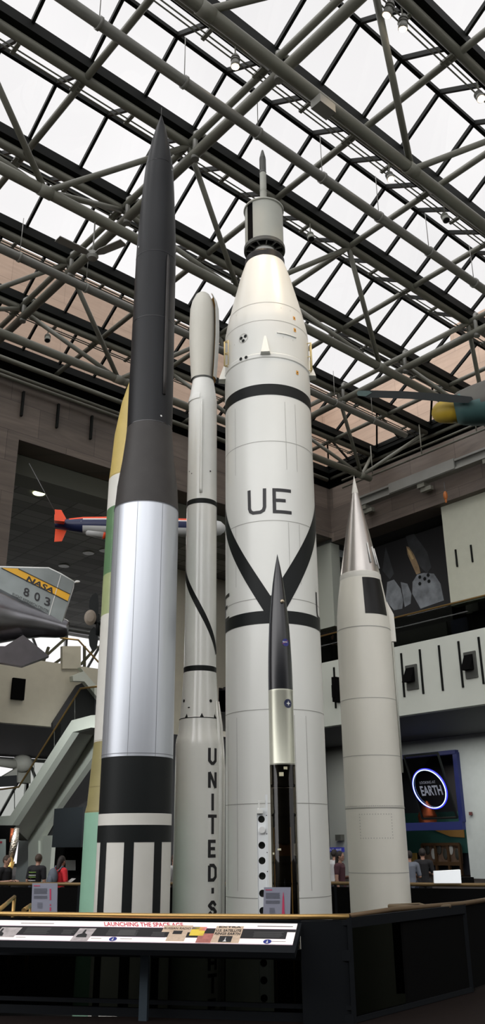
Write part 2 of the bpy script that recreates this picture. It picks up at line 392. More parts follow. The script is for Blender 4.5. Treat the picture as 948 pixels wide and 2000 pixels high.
# ------------------------------------------------------------------ skylights: glass ridges between black gutters
S = 3.33; A0 = 14.1; B0 = 14.5
BS = [B0+S*k*1.008 for k in range(-6, 5)]          # tube lines along the hall
AS = [A0+S*k for k in range(-7, 6)]
AEND = 30.4; ABEG = AS[0]-S
ZG, ZR = 20.42, 21.37
for k in range(len(BS)-1):
    b0, b1 = BS[k]+.24, BS[k+1]-.24; bm = (b0+b1)/2
    loc = W((ABEG+AEND)/2, bm, ZG)
    root = bpy.data.objects.new('window_%d' % (k+3), None); COL.objects.link(root); root.location = loc; root['_o'] = tuple(loc); root['kind'] = 'structure'
    m = MB(); ar = AEND-1.6
    m.quad(W(ABEG, b0, ZG), W(AEND, b0, ZG), W(ar, bm, ZR), W(ABEG, bm, ZR))
    m.quad(W(ABEG, bm, ZR), W(ar, bm, ZR), W(AEND, b1, ZG), W(ABEG, b1, ZG))
    m.quad(W(AEND, b0, ZG), W(AEND, b1, ZG), W(ar, bm, ZR))
    m.build('pane', M['glass_sky'], root)
    m = MB()
    m.beam(W(ABEG, bm, ZR-.05), W(ar, bm, ZR-.05), .11, .13)
    a = A0-S*8
    while a < ar+.01:
        if a > ABEG:
            m.beam(W(a, b0, ZG), W(a, bm, ZR-.03), .085, .13); m.beam(W(a, bm, ZR-.03), W(a, b1, ZG), .085, .13)
        a += S/2
    for be in (b0, b1): m.beam(W(AEND, be, ZG), W(ar, bm, ZR-.03), .085, .12)
    m.beam(W(AEND, bm, ZG), W(ar, bm, ZR-.03), .07, .1)
    m.beam(W(AEND, b0, ZG), W(AEND, b1, ZG), .1, .14)
    m.build('glazing_bars', M['black_metal'], root)
for k, b in enumerate(BS):
    m = MB(); w2 = .27
    m.abox(ABEG, AEND, b-w2, b+w2, 20.12, 20.45)
    struct(m.build('trim_%d' % (k+4), M['black_metal']))

# ------------------------------------------------------------------ roof steel
ZB = 17.53
def cross_nodes(bc): return [A0+2*S*k for k in range(-3, 3)]
trs = [('second roof truss from the left wall', 16.2, BS.index(min(BS, key=lambda x: abs(x-14.5)))),
       ('roof truss nearest the left marble wall', 22.95, BS.index(min(BS, key=lambda x: abs(x-21.2)))),
       ('third roof truss, passing over the tall white rocket', 9.52, BS.index(min(BS, key=lambda x: abs(x-7.8)))),
       ('roof truss crossing the top right corner', 2.8, BS.index(min(BS, key=lambda x: abs(x-1.1))))]
for desc, bc, i0 in trs:
    t = thing('roof_truss', 'grey-green tubular steel '+desc, 'roof truss', W(8, bc, ZB), 'triangular roof trusses')
    m = MB(); m.tube(W(ABEG, bc, ZB), W(28.0, bc, ZB), .15, 14); m.build('bottom_chord', M['steel'], t)
    for bt in (BS[i0], BS[i0+1]):
        m = MB(); m.tube(W(ABEG, bt, ROOF), W(30.3, bt, ROOF), .13, 14); m.build('top_chord', M['steel'], t)
    for n in cross_nodes(bc):
        m = MB(); m.tube(W(n-.18, bc, ZB), W(n+.18, bc, ZB), .168, 14); m.build('joint', M['steel'], t)
        for sa in (-1, 1):
            for bt in (BS[i0], BS[i0+1]):
                m = MB(); m.tube(W(n, bc, ZB), W(min(n+sa*S, 30.2), bt, ROOF-.05), .085, 10); m.build('diagonal', M['steel'], t)
m = MB(); m.tube(W(ABEG, 27.75, 19.75), W(30.3, 27.75, 19.75), .11)
tag(m.build('roof_tube', M['steel']), 'long steel tube running just below the roof along the left marble wall', 'roof tube')
for a in AS[1:]:
    if abs(a-(A0-S)) < .1 or abs(a-(A0+3*S)) < .1 or abs(a-(A0-5*S)) < .1: continue
    m = MB(); m.tube(W(a, BS[0], ROOF), W(a, 27.9, ROOF), .095)
    tag(m.build('cross_tube', M['steel']), 'thin steel cross tube tying the roof trusses together under the skylights', 'roof tube', 'thin cross tubes of the roof')
for a, d in ((A0-S, 'double-tube roof girder crossing the centre of the view'), (A0+3*S, 'double-tube roof girder nearest the right wall'), (A0-5*S, 'double-tube roof girder passing above the near side of the hall')):
    t = thing('roof_girder', d, 'roof girder', W(a, 12, 19.3))
    m = MB(); m.tube(W(a, BS[0], ROOF), W(a, 27.9, ROOF), .10); m.build('top_tube', M['steel'], t)
    m = MB(); m.tube(W(a, BS[0], 19.42), W(a, 27.6, 19.42), .145, 14); m.build('bottom_tube', M['steel'], t)
    for b in BS[1:-1]:
        m = MB(); bb = b-.32
        m.path([W(a, bb, 19.3), W(a, bb, 20.16), W(a+.08, bb, 20.26), W(a+.36, bb, 20.26)], .075, 10); m.tube(W(a, bb, 19.22), W(a, bb, 19.46), .115)
        m.build('post', M['steel_light'], t)
# conduit rails fixed beside the top chords
for k, b in enumerate(BS[1:-1]):
    m = MB()
    for db, z in ((.24, 19.86), (.36, 19.86)): m.tube(W(ABEG, b+db, z), W(30, b+db, z), .022, 6)
    a = -6.
    while a < 30: m.abox(a-.05, a+.05, b+.05, b+.42, 19.83, 19.9); a += 1.66
    tag(m.build('lighting_track', M['steel']), 'slim double lighting track running beside a roof tube', 'lighting track', 'lighting tracks below the skylights')
# two pale pipes with ring clamps
for bb, a1, d in ((11.86, 30, 'long pale pipe with ring clamps crossing the view above the black nose cone'), (20.2, 27.3, 'pale pipe with ring clamps nearer the left wall, ending short of the corner')):
    t = thing('ceiling_pipe', d, 'pipe', W(8, bb, 18.4), 'pale pipes under the roof')
    m = MB(); m.tube(W(ABEG, bb, 18.5), W(a1, bb, 18.5), .135, 16); m.build('pipe', M['steel_light'], t)
    a = -3.1
    while a < a1-.5:
        m = MB(); m.tube(W(a-.04, bb, 18.5), W(a+.04, bb, 18.5), .162, 16); m.tube(W(a, bb, 18.6), W(a, bb, 20.), .012, 6); m.build('clamp', M['steel_light'], t); a += 2.35
# pipes along the left wall head and their black posts
for z, b, d in ((19.2, 27.8, 'upper'), (18.95, 27.7, 'lower')):
    m = MB(); m.tube(W(-6, b, z), W(17.5, b, z), .075)
    tag(m.build('wall_pipe', M['steel']), '%s of the two slim pipes along the head of the left marble wall' % d, 'pipe')
for u, v in ((48, 752), (116, 777), (181, 800)):
    p = onB(u, v, 27.9); a = p.dot(DA)
    m = MB(); m.abox(a-.04, a+.04, 27.85, 27.98, 17.6, 18.7)
    tag(m.build('hanging_bar', M['black_metal']), 'short black bar hanging on the left marble wall below the roof', 'bar', 'black bars on the marble wall')
# crane rail along the right wall
t = thing('crane_beam', 'grey I-beam rail running along the right marble wall under the roof', 'beam', W(30.1, 14, 17.4))
m = MB(); m.abox(29.95, 30.35, -10, 25.6, 17.82, 17.92); m.abox(30.1, 30.18, -10, 25.6, 17.5, 17.84); m.abox(29.95, 30.35, -10, 25.6, 17.42, 17.52); m.build('rail', M['steel_light'], t)
for b in (25.2, 21.6, 18., 14.):
    m = MB(); m.abox(30., 30.7, b-.2, b+.2, 17.2, 17.42); m.abox(30.1, 30.3, b-.5, b+.1, 17.0, 17.2); m.build('bracket', M['steel'], t)
m = MB(); m.abox(29.9, 30.0, 19.6, 23.4, 17.45, 17.95); m.build('cover_plate', M['steel_light'], t)
m = MB(); m.tube(W(29.5, -5, 18.5), W(29.5, 26, 18.5), .05, 8); m.tube(W(29.5, -5, 18.9), W(29.5, 26, 18.9), .05, 8)
for b in range(0, 26, 3): m.tube(W(29.5, b, 18.5), W(29.5, b, 20.1), .03, 6)
tag(m.build('catwalk_rail', M['steel']), 'thin double pipe rail hanging above the grey crane beam', 'rail')
t = thing('hoist', 'small hanging hoist with an orange body below the crane beam on the right', 'hoist', onA(870, 972, 30.2))
p = onA(870, 962, 30.1)
m = MB(); m.tube(p+Vector((0, 0, .5)), p-Vector((0, 0, .05)), .02, 6); m.build('chain', M['rod'], t)
m = MB(); m.ell(p-Vector((0, 0, .15)), (.1, .1, .22)); m.ell(p-Vector((0, 0, .4)), (.05, .05, .12)); m.build('body', mat('orange hoist paint', (.4, .12, .02), .5), t)

# ------------------------------------------------------------------ track lights, fan, junction box
def spot_fixture(u, v, b, lit, label, r=.11, aim=None, power=0):
    z = 19.35; p = atz(u, v, z)
    t = thing('spotlight', label, 'spotlight', p-Vector((0, 0, .2)), 'spotlights on the roof tracks')
    m = MB(); m.tube(p+Vector((0, 0, .5)), p+Vector((0, 0, .18)), .02, 6); m.build('stem', M['steel'], t)
    d = ((aim or (p*.4+Vector((0, 4, 0))))-p).normalized() if aim else Vector((.1, -.35, -1)).normalized()
    m = MB(); m.path([p-d*.22, p-d*.16, p+d*.02, p+d*.05, p+d*.16], [.05, r*.8, r*.85, r, r], 14)
    for q in (-.1, -.03): m.path([p+d*(q-.008), p+d*(q+.008)], r*1.05, 14)
    m.build('housing', M['grey_paint'] if not lit else M['steel_light'], t)
    m = MB(); m.path([p+d*.161, p+d*.172], r*.82, 14); m.build('lens', M['lamp_on'] if lit else M['lamp_off'], t)
    if power:
        l = bpy.data.lights.new('spot', 'SPOT'); l.energy = power; l.color = (1, .74, .46); l.spot_size = R(24); l.spot_blend = .7; l.shadow_soft_size = .45
        o = bpy.data.objects.new('spot_beam', l); COL.objects.link(o); o.location = p+d*.25; o.rotation_euler = d.to_track_quat('-Z', 'Y').to_euler()
JUP = Vector((.56, 15.69, 0))
spot_fixture(760, 18, 0, True, 'lit spotlight left of a lit pair at the top right of the roof', aim=Vector((.9, 15.2, 12.5)), power=1100)
spot_fixture(788, 45, 0, True, 'lit spotlight right of a lit pair at the top right of the roof', aim=Vector((2.6, 16.6, 7)), power=500)
spot_fixture(937, 188, 0, True, 'lit spotlight under the roof close to the right edge of view')
spot_fixture(762, 345, 0, True, 'bright spotlight hanging from the long chord right of the white rocket tip')
spot_fixture(870, 425, 0, False, 'unlit spotlight on the same chord nearer the right edge')
spot_fixture(607, 462, 0, False, 'unlit small spotlight right of the finned drum of the white rocket')
spot_fixture(93, 660, 0, False, 'unlit spotlight low on the left in front of the pink stone')
spot_fixture(460, 120, 0, True, 'spotlight glowing orange above and between the two tallest nose cones', aim=Vector((-.2, 15.2, 13.2)), power=1100)
p = onB(622, 210, 9.6)
m = MB(); m.box(p-DB*.15-DZ*.1, (.5, .3, .24), RB); tag(m.build('junction_box', M['steel_light']), 'pale grey junction box on a roof chord', 'box')
# ceiling fan
p = onB(181, 499, 16.2)
t = thing('ceiling_fan', 'white two-bladed ceiling fan hanging from a roof truss at left', 'ceiling fan', p)
m = MB(); m.tube(p, W(p.dot(DA), 16.2, ZB-.1), .02, 8); m.build('rod', M['steel_light'], t)
m = MB(); m.lathe(p-Vector((0, 0, .12)), [(0, 0), (.12, .01), (.16, .08), (.14, .2), (.05, .26), (0, .27)], 20); m.build('motor', M['steel_light'], t)
for tgt in (onB(124, 495, 16.2), onB(214, 533, 15.6)):
    d = tgt-p; d.z = -.02; d.normalize(); sd = d.cross(DZ)
    m = MB(); m.prism([p+d*.13+sd*.06, p+d*.3+sd*.12, p+d*1.05+sd*.13, p+d*1.05-sd*.13, p+d*.3-sd*.12, p+d*.13-sd*.06], (0, 0, .025)); m.build('blade', M['steel_light'], t)

# ------------------------------------------------------------------ rockets
PZ = -4.5
def hit_cyl(u, v, c, r):
    d = ray(u, v); ox, oy = -c.x, -c.y
    A_ = d.x**2+d.y**2; B_ = 2*(ox*d.x+oy*d.y); C_ = ox*ox+oy*oy-r*r; q = B_*B_-4*A_*C_
    t = -B_/2/A_ if q < 0 else (-B_-math.sqrt(q))/2/A_
    p = EYE+d*t; return math.atan2(p.y-c.y, p.x-c.x), p.z
def cpt(c, r, th, z): return Vector((c.x+r*math.cos(th), c.y+r*math.sin(th), z))
def cquad(m, c, rf, q, mi=0, nx=6, nz=2, off=.005):
    """q: four (theta, z) corners in order; bilinear patch laid on the body of revolution"""
    vs = []
    for j in range(nz+1):
        for i in range(nx+1):
            s_, t_ = i/nx, j/nz
            th = (1-t_)*((1-s_)*q[0][0]+s_*q[1][0])+t_*((1-s_)*q[3][0]+s_*q[2][0])
            z = (1-t_)*((1-s_)*q[0][1]+s_*q[1][1])+t_*((1-s_)*q[3][1]+s_*q[2][1])
            r = (rf(z) if callable(rf) else rf)+off
            vs.append(cpt(c, r, th, z))
    m.add(vs, [(j*(nx+1)+i, j*(nx+1)+i+1, (j+1)*(nx+1)+i+1, (j+1)*(nx+1)+i) for j in range(nz) for i in range(nx)], mi, True)
def cstroke(m, c, rf, pts, wd, mi=0, off=.005, closed=False):
    """pts: (theta, z); a painted line of width wd with mitred corners"""
    r0 = rf(pts[0][1]) if callable(rf) else rf
    P = [Vector((t*r0, z)) for t, z in pts]; n = len(P); Lf, Rt = [], []
    for i in range(n):
        a = P[i]-P[i-1] if (i > 0 or closed) else P[1]-P[0]
        b = P[(i+1) % n]-P[i] if (i < n-1 or closed) else P[n-1]-P[n-2]
        a = a.normalized(); b = b.normalized(); t = (a+b).normalized(); nn = Vector((-t.y, t.x))
        k = wd/2/max(.35, nn.dot(Vector((-a.y, a.x))))
        Lf.append(P[i]+nn*k); Rt.append(P[i]-nn*k)
    for i in range(n if closed else n-1):
        j = (i+1) % n
        cquad(m, c, rf, [(Lf[i].x/r0, Lf[i].y), (Lf[j].x/r0, Lf[j].y), (Rt[j].x/r0, Rt[j].y), (Rt[i].x/r0, Rt[i].y)], mi, 4, 1, off)
def cdisc(m, c, rf, th, z, rad, mi=0, off=.008, n=20, sq=1.):
    r = (rf(z) if callable(rf) else rf)
    vs = [cpt(c, r+off, th, z)]+[cpt(c, r+off, th+rad*math.cos(2*math.pi*k/n)/r, z+rad*sq*math.sin(2*math.pi*k/n)) for k in range(n)]
    m.add(vs, [(0, 1+k, 1+(k+1) % n) for k in range(n)], mi)
def prof_at(prof):
    P = sorted((p[1], p[0]) for p in prof)
    def f(z):
        if z <= P[0][0]: return P[0][1]
        for (z0, r0), (z1, r1) in zip(P, P[1:]):
            if z <= z1: return r0 if z1-z0 < 1e-6 else r0+(r1-r0)*(z-z0)/(z1-z0)
        return P[-1][1]
    return f
def zc(v, u, c, r):
    return hit_cyl(u, v, c, r)[1]
def lettering(m, c, rf, ch, th, zt, h, wd, sw, mi=0):
    """vertical-stack letters, th = centre angle, zt = top"""
    r = rf(zt) if callable(rf) else rf; X = wd/2-sw/2; T = zt-sw/2; B = zt-h+sw/2; q = sw*.9
    G = {'U': [[(-X, T), (-X, B+q), (-X+q, B), (X-q, B), (X, B+q), (X, T)]],
         'N': [[(-X, B), (-X, T)], [(-X, T), (X, B)], [(X, B), (X, T)]],
         'I': [[(0, B), (0, T)]], 'T': [[(-X-sw/2, T), (X+sw/2, T)], [(0, T), (0, B)]],
         'E': [[(X, T), (-X, T), (-X, B), (X, B)], [(-X, (T+B)/2), (X*.8, (T+B)/2)]],
         'D': [[(-X, T), (-X, B), (X-q, B), (X, B+q), (X, T-q), (X-q, T), (-X, T)]],
         'A': [[(-X, B), (-X, T-q), (-X+q, T), (X-q, T), (X, T-q), (X, B)], [(-X, (T+B)/2-.03), (X, (T+B)/2-.03)]],
         'S': [[(X, T-q*1.1), (X-q, T), (-X+q, T), (-X, T-q), (-X, (T+B)/2+q), (-X+q, (T+B)/2), (X-q, (T+B)/2), (X, (T+B)/2-q), (X, B+q), (X-q, B), (-X+q, B), (-X, B+q*1.1)]],
         '.': [[(0, zt-h*.35), (0, zt-h*.65)]], '-': [[(0, zt-h*.2), (0, zt-h*.75)]]}
    for st in G[ch]:
        st2 = [(x, z+(sw/2 if (ch in 'INTU' and z == T) else 0)-(sw/2 if (ch in 'INTA' and z == B) else 0)) for x, z in st]
        cstroke(m, c, rf, [(th+x/r, z) for x, z in st2], sw, mi, .006)

# ---- the tall white rocket (centre)
c = JUP; rJ = .904
def zJ(v, u=523): return zc(v, u, c, rJ)
zb1t, zb1b = 10.39, 10.14
zb2t, zb2b = 5.664, 5.426
jp = [(.895, PZ), (.904, -1), (.904, zb2b), (.904, zb2b), (.904, zb2t), (.904, zb1b), (.906, zb1t), (.912, 10.42), (.912, 11.0), (.93, 11.02), (.93, 11.1), (.915, 11.12), (.918, 11.75), (.905, 12.05), (.885, 12.17), (.828, 12.47), (.738, 12.88), (.66, 13.2), (.577, 13.56), (.50, 13.83), (.455, 13.97), (.44, 14.0)]
rfJ = prof_at(jp)
t = thing('tall_white_rocket', 'tallest white rocket with black bands, black V stripes and the letters UE', 'rocket', (c.x, c.y, PZ))
m = MB(); m.lathe(c, jp, 128); body = m.build('body', M['white_paint'], t)
for z0, z1 in ((zb1b, zb1t), (zb2b, zb2t)):
    m = MB(); m.lathe(c, [(rfJ(z0)+.004, z0), (rfJ(z1)+.004, z1)], 128); m.build('black_band', M['black_paint'], t)
m = MB()
# V stripes as straight bands on the unrolled skin
def D_(x): return R(x)
cquad(m, c, rJ, [(D_(-197), 8.63), (D_(-93.4), 5.93), (D_(-102), 5.66), (D_(-205), 8.42)], 0, 60, 3)
cquad(m, c, rJ, [(D_(13), 8.63), (D_(-93.4), 5.93), (D_(-77), 5.66), (D_(18), 8.27)], 0, 60, 3)
cquad(m, c, rJ, [(D_(-93.4), 5.95), (D_(-93), 5.95), (D_(-76), 5.66), (D_(-102), 5.66)], 0, 8, 1)
m.build('black_chevron', M['black_paint'], t)
m = MB(); sw = .066
U_ = [(D_(-118.2), 8.085), (D_(-117.9), 7.70), (D_(-116.5), 7.635), (D_(-113), 7.60), (D_(-104), 7.60), (D_(-100.2), 7.635), (D_(-98.8), 7.70), (D_(-98.4), 8.085)]
cstroke(m, c, rJ, U_, sw, 0, .007); m.build('letter', M['letter_black'], t); m = MB()
def Eletter(m, th0, zt, zb, wd):
    cstroke(m, c, rJ, [(th0, zt+.033), (th0, zb-.033)], sw, 0, .007)
    for z, f in ((zt, 1), ((zt+zb)/2+.01, .66), (zb, 1)): cstroke(m, c, rJ, [(th0-.02, z), (th0+wd*f, z)], sw, 0, .0075)
Eletter(m, D_(-86.8), 8.05, 7.60, D_(21.5))
m.build('letter', M['letter_black'], t)
m = MB(); dz = -1.93      # the same letters repeated on the two sides, lower
cstroke(m, c, rJ, [(th+D_(93.5), z+dz) for th, z in U_], sw, 0, .007); m.build('side_letter', M['letter_black'], t); m = MB()
cstroke(m, c, rJ, [(th-D_(86), z+dz) for th, z in U_], sw, 0, .007); m.build('side_letter', M['letter_black'], t); m = MB(); Eletter(m, D_(-173), 8.05+dz, 7.60+dz, D_(18))
m.build('side_letter', M['letter_black'], t)
m = MB()
for v in (625, 658): pass
for z in (12.42, 11.92, 7.42, 5.9, 9.1, 3.9, 2.35, .9, -.8): m.lathe(c, [(rfJ(z-.006)+.003, z-.006), (rfJ(z+.006)+.003, z+.006)], 96)
for z0, z1 in ((11.5, 12.3), (8.5, 10.0), (6.2, 7.4), (1.0, 3.8)):
    for dg in (-140, -55, -160, -70): m.lathe(c, [(rfJ(z0)+.003, z0), (rfJ(z1)+.003, z1)], 1, a0=D_(dg), a1=D_(dg)+.008)
m.build('panel_seams', M['seam'], t)
# fittings on the upper body
def cfit(m, u, v, w_, h_, dp, mi=0, off=0):
    th, z = hit_cyl(u, v, c, .915); rr = rfJ(z)+off
    er = Vector((math.cos(th), math.sin(th), 0)); et = Vector((-math.sin(th), math.cos(th), 0))
    m.box(cpt(c, rr+dp/2, th, z), (dp, w_, h_), Matrix((er, et, DZ)).transposed(), mi); return th, z, er, et
def wedge(u, v, label):
    th, z = hit_cyl(u, v, c, .915) if u is not None else v
    er = Vector((math.cos(th), math.sin(th), 0)); et = Vector((-math.sin(th), math.cos(th), 0)); p = cpt(c, .90, th, z)
    m = MB(); h = .52; w2 = .11; d = .13
    a = [p+er*0-et*w2, p+er*0+et*w2, p+er*(d+.02)+et*w2*.8, p+er*(d+.02)-et*w2*.8, p+er*0+DZ*h-et*.01, p+er*0+DZ*h+et*.01]
    m.add(a, [(0, 1, 2, 3), (3, 2, 5, 4), (0, 3, 4), (1, 5, 2), (0, 4, 5, 1)]); m.build('scoop', M['grey_paint'] if False else M['white_paint'], t)
wedge(519, 693, ''); wedge(None, (D_(-176), 10.95), ''); wedge(None, (D_(-8), 10.98), '')
m = MB(); th, z = hit_cyl(477, 660, c, .915)
for du, dv in ((472, 661), (480, 657), (476, 666), (472, 702), (482, 699)):
    a, z = hit_cyl(du, dv, c, .915); cdisc(m, c, rfJ, a, z, .036, 0, .012, 16)
m.build('ports', M['black_paint'], t)
m = MB(); a, z = hit_cyl(476, 661, c, .915)
cstroke(m, c, rfJ, [(a+.105*math.cos(k*math.pi/8)/.91, z+.105*math.sin(k*math.pi/8)) for k in range(16)], .01, 0, .01, True); m.build('port_ring', M['seam'], t)
m = MB()
for u, v in ((576, 621), (576, 645), (581, 728)):
    a, z = hit_cyl(u, v, c, .915); cquad(m, c, rfJ, [(a-.034, z-.045), (a+.034, z-.045), (a+.034, z+.045), (a-.034, z+.045)], 0, 2, 1, .008)
    cdisc(m, c, rfJ, a, z, .015, 1, .012, 8)
m.build('orange_markers', [mat('orange marker', (.75, .36, .05), .5), M['black_paint']], t)
for ua, ub, va, vb in ((447, 449, 660, 718), (603, 605, 668, 733)):
    th, z1 = hit_cyl(ua, va, c, .915); z0 = zc(vb, ub, c, .915)
    if ua > 500: th = D_(-20); z1, z0 = 11.72, 11.05
    else: th = D_(-156); z1, z0 = 11.72, 11.12
    m = MB()
    m.tube(cpt(c, 1.0, th, z0), cpt(c, 1.0, th, z1), .016, 8); m.tube(cpt(c, .955, th+.09, z0), cpt(c, .955, th+.09, z1), .010, 8)
    for k in range(3):
        z = z0+(z1-z0)*k/2; m.tube(cpt(c, .9, th, z), cpt(c, 1.0, th, z), .011, 6); m.tube(cpt(c, 1.0, th, z), cpt(c, .955, th+.09, z), .010, 6)
    m.build('handrail', mat('pale yellow rail', (.62, .50, .24), .5), t)
m = MB(); a0, z = hit_cyl(541, 650, c, .915); a1, z1 = hit_cyl(578, 660, c, .915)
m.path([cpt(c, .925, a0+(a1-a0)*k/6, z) for k in range(7)], .014, 8); m.build('grab_bar', M['white_paint'], t)
# upper stage drum and probe
zD0, zD1 = 14.42, 15.56
m = MB(); m.lathe(c, [(.452, 13.965), (.452, 14.12), (.43, 14.17), (.38, 14.18)], 72); m.build('dark_collar', M['black_nose'], t)
m = MB(); m.lathe(c, [(.395, 14.165), (.33, 14.24), (.25, 14.38), (.22, 14.5), (.22, 14.6)], 72); m.build('neck', M['white_paint'], t)
m = MB(); m.lathe(c, [(.445, zD0), (.445, zD1)], 96, a0=D_(-127), a1=D_(-127+335)); m.lathe(c, [(.445, zD0), (.445, zD1)], 16, a0=D_(-178), a1=D_(-150)); m.build('drum', M['grey_paint'], t)
m = MB(); m.lathe(c, [(.43, zD0), (.43, zD1)], 72); m.build('drum_inner', M['black_flat'], t)
m = MB(); m.lathe(c, [(.452, zD1-.015), (.475, zD1), (.475, zD1+.03), (.44, zD1+.04), (.12, zD1+.22), (.10, zD1+.26)], 72); m.lathe(c, [(.10, zD1+.26), (.085, zD1+.36), (.077, zD1+.4)], 40); m.build('drum_cap', M['grey_paint'], t)
m = MB(); m.lathe(c, [(.475, zD0-.02), (.475, zD0+.07), (.445, zD0+.08)], 96); m.lathe(c, [(.475, zD0-.02), (.425, zD0-.02), (.425, zD0+.04)], 72); m.lathe(c, [(.27, zD0-.02), (.235, zD0-.02), (.235, zD0+.1), (.27, zD0+.1), (.27, zD0-.02)], 48)
for k in range(12):
    a = 2*math.pi*k/12+.1; m.beam(cpt(c, .25, a, zD0), cpt(c, .44, a, zD0), .025, .06)
m.build('spoked_ring', M['dark_grey'], t)
m = MB(); m.lathe(c, [(.43, zD0+.05), (.0, zD0+.05)], 48); m.build('drum_base', M['black_flat'], t)
m = MB(); m.lathe(c, [(.080, zD1+.3), (.078, 16.75)], 32); m.lathe(c, [(.088, 16.17), (.088, 16.2)], 32); m.build('probe_body', M['grey_paint'], t)
m = MB(); m.lathe(c, [(.078, 16.72), (.085, 16.75), (.073, 16.8), (.073, 17.2), (.075, 17.21), (.03, 17.42), (.02, 17.45), (0, 17.46)], 32)
for k in range(8): a = k*math.pi/4; m.tube(cpt(c, .074, a, 16.8), cpt(c, .074, a, 17.18), .006, 6)
m.build('probe_nose', M['dark_grey'], t)

# ---- silver and black rocket with the tall charcoal nose (left)
D0 = 14.5; c = Vector((D0*math.sin(-.1231), D0*math.cos(-.1231), 0)); rS = .592
def zS(v, u=270, r=rS): return zc(v, u, c, r)
z978 = zS(974); z1478 = zS(1476); z1590 = zS(1588); z1612 = zS(1611); z1645 = zS(1645)
t = thing('silver_rocket', 'silver rocket with a long charcoal nose and black and white striped base', 'rocket', (c.x, c.y, PZ))
m = MB(); m.lathe(c, [(.60, z978-.03), (.585, z978+.05), (.56, z978+.45), (.49, 8.48), (.45, 8.9), (.434, 9.15)], 96); m.build('skirt', M['skirt'], t)
m = MB(); m.lathe(c, [(.434, 9.15, 0), (.434, 9.9, 0), (.426, 11.36, 0), (.42, 12.62, 0), (.417, 13.1, 0), (.408, 13.6, 0), (.378, 14.29, 0), (.345, 14.99, 0), (.305, 15.64, 0), (.194, 16.39, 0), (.10, 16.85, 0), (.012, 17.2, 0), (0, 17.21, 0)], 96); nose = m.build('nose', M['black_nose'], t)
m = MB()
for z, r in ((9.15, .436), (13.1, .419), (11.5, .427), (15.64, .306)): m.lathe(c, [(r+.002, z-.008), (r+.003, z+.008)], 72)
m.build('nose_seams', M['black_gloss'], t)
m = MB(); m.tube(Vector((c.x, c.y, 17.15)), Vector((c.x, c.y, 17.45)), .008, 8); m.build('needle', M['dark_grey'], t)
m = MB(); th = hit_cyl(322, 700, c, .43)[0]
m.path([cpt(c, .445, th, 9.75), cpt(c, .45, th, 10.2), cpt(c, .44, th, 12.9), cpt(c, .43, th, 13.05)], [.03, .035, .03, .01], 8); m.build('raceway', M['skirt'], t)
m = MB()
for u, v in ((344, 329), (314, 813), (271, 482), (351, 330)):
    a, z = hit_cyl(u, v, c, .42); rr = prof_at([(.434, 9.2), (.42, 12.6), (.408, 13.6), (.305, 15.64)])(z); cdisc(m, c, rr, a, z, .02, 0, .01, 8)
m.build('studs', M['white_plastic'], t)
m = MB(); m.lathe(c, [(rS, z1478), (rS, z978), (.585, z978+.01)], 128); m.build('silver_tank', M['silver'], t)
m = MB()
for u, v0, v1 in ((266, 985, 1470), (228, 985, 1470), (318, 985, 1470)):
    a = hit_cyl(u-8, 1250, c, rS)[0]; m.lathe(c, [(rS+.003, z1478), (rS+.003, z978)], 1, a0=a, a1=a+.009)
m.lathe(c, [(rS+.004, z978-.05), (rS+.004, z978-.035)], 96); m.lathe(c, [(rS+.004, z1478+.04), (rS+.004, z1478+.05)], 96)
m.build('tank_seams', mat('dark seam', (.2, .21, .23), .5), t)
m = MB(); a = D_(-172)
m.lathe(c, [(rS+.02, z1478), (rS+.02, z978-.02)], 3, a0=a, a1=a+.10); m.build('edge_highlight', M['white_plastic'], t)  # white strip painted as the highlight along the tank's left edge
m = MB(); m.lathe(c, [(rS-.004, z1590), (rS-.002, z1478)], 128); m.build('black_section', M['black_paint'], t)
m = MB(); m.lathe(c, [(rS-.002, PZ), (rS-.002, z1645), (rS-.002, z1590)], 128); m.build('striped_section', M['off_white'], t)
m = MB(); m.lathe(c, [(rS+.001, z1645), (rS+.001, z1612)], 128); m.build('black_band', M['black_paint'], t)
ed = [(193.5, 206), (240.5, 260), (300, 315)]
edges = [tuple(hit_cyl(u, 1700, c, rS)[0] for u in e) for e in ed]
for a0, a1 in edges+[(D_(20+k*40), D_(34+k*40)) for k in range(4)]:
    m = MB(); m.lathe(c, [(rS+.001, PZ), (rS+.001, z1645)], 10, a0=a0, a1=a1); m.build('black_stripe', M['black_paint'], t)

# ---- slender white rocket with vertical lettering
kk = .925; D0 = 20*kk; c = Vector((D0*math.sin(-.0525), D0*math.cos(-.0525), 0))
def K(r, z): return (r*kk, EZ+(z-EZ)*kk)
uni = [(.548, PZ*1.1), (.548, 3.7), (.551, 3.86), (.535, 3.98), (.49, 4.13), (.478, 4.3), (.47, 4.43), (.455, 4.45), (.39, 5.55), (.388, 5.64), (.387, 9.98), (.380, 12.85)]
up = [K(*p) for p in uni]; up[0] = (up[0][0], PZ)
rfU = prof_at(up); rU = .387*kk
t = thing('slender_white_rocket', 'slender glossy white rocket with black vertical lettering UNITED STATES', 'rocket', (c.x, c.y, PZ))
m = MB(); m.lathe(c, up, 96); m.build('body', M['white_gloss'], t)
m = MB(); m.lathe(c, [K(*p) for p in [(.38, 12.85), (.37, 12.95), (.30, 13.45), (.292, 13.55)]], 72); m.build('adapter', M['white_gloss'], t)
m = MB(); m.lathe(c, [K(*p) for p in [(.40, 12.80), (.395, 12.9), (.375, 12.98)]], 72, a0=D_(-200), a1=D_(-100)); m.build('collar', M['white_gloss'], t)
m = MB(); m.lathe(c, [K(*p) for p in [(.302, 13.5), (.302, 13.56)]], 72); m.build('ring', M['dark_grey'], t)
fair = [(.29, 13.56), (.315, 13.9), (.345, 14.4), (.365, 14.9), (.368, 15.3), (.352, 15.85), (.30, 16.1), (.20, 16.33), (.13, 16.40), (.06, 16.43), (0, 16.44)]
fc = c+Vector((-.035, 0, 0))
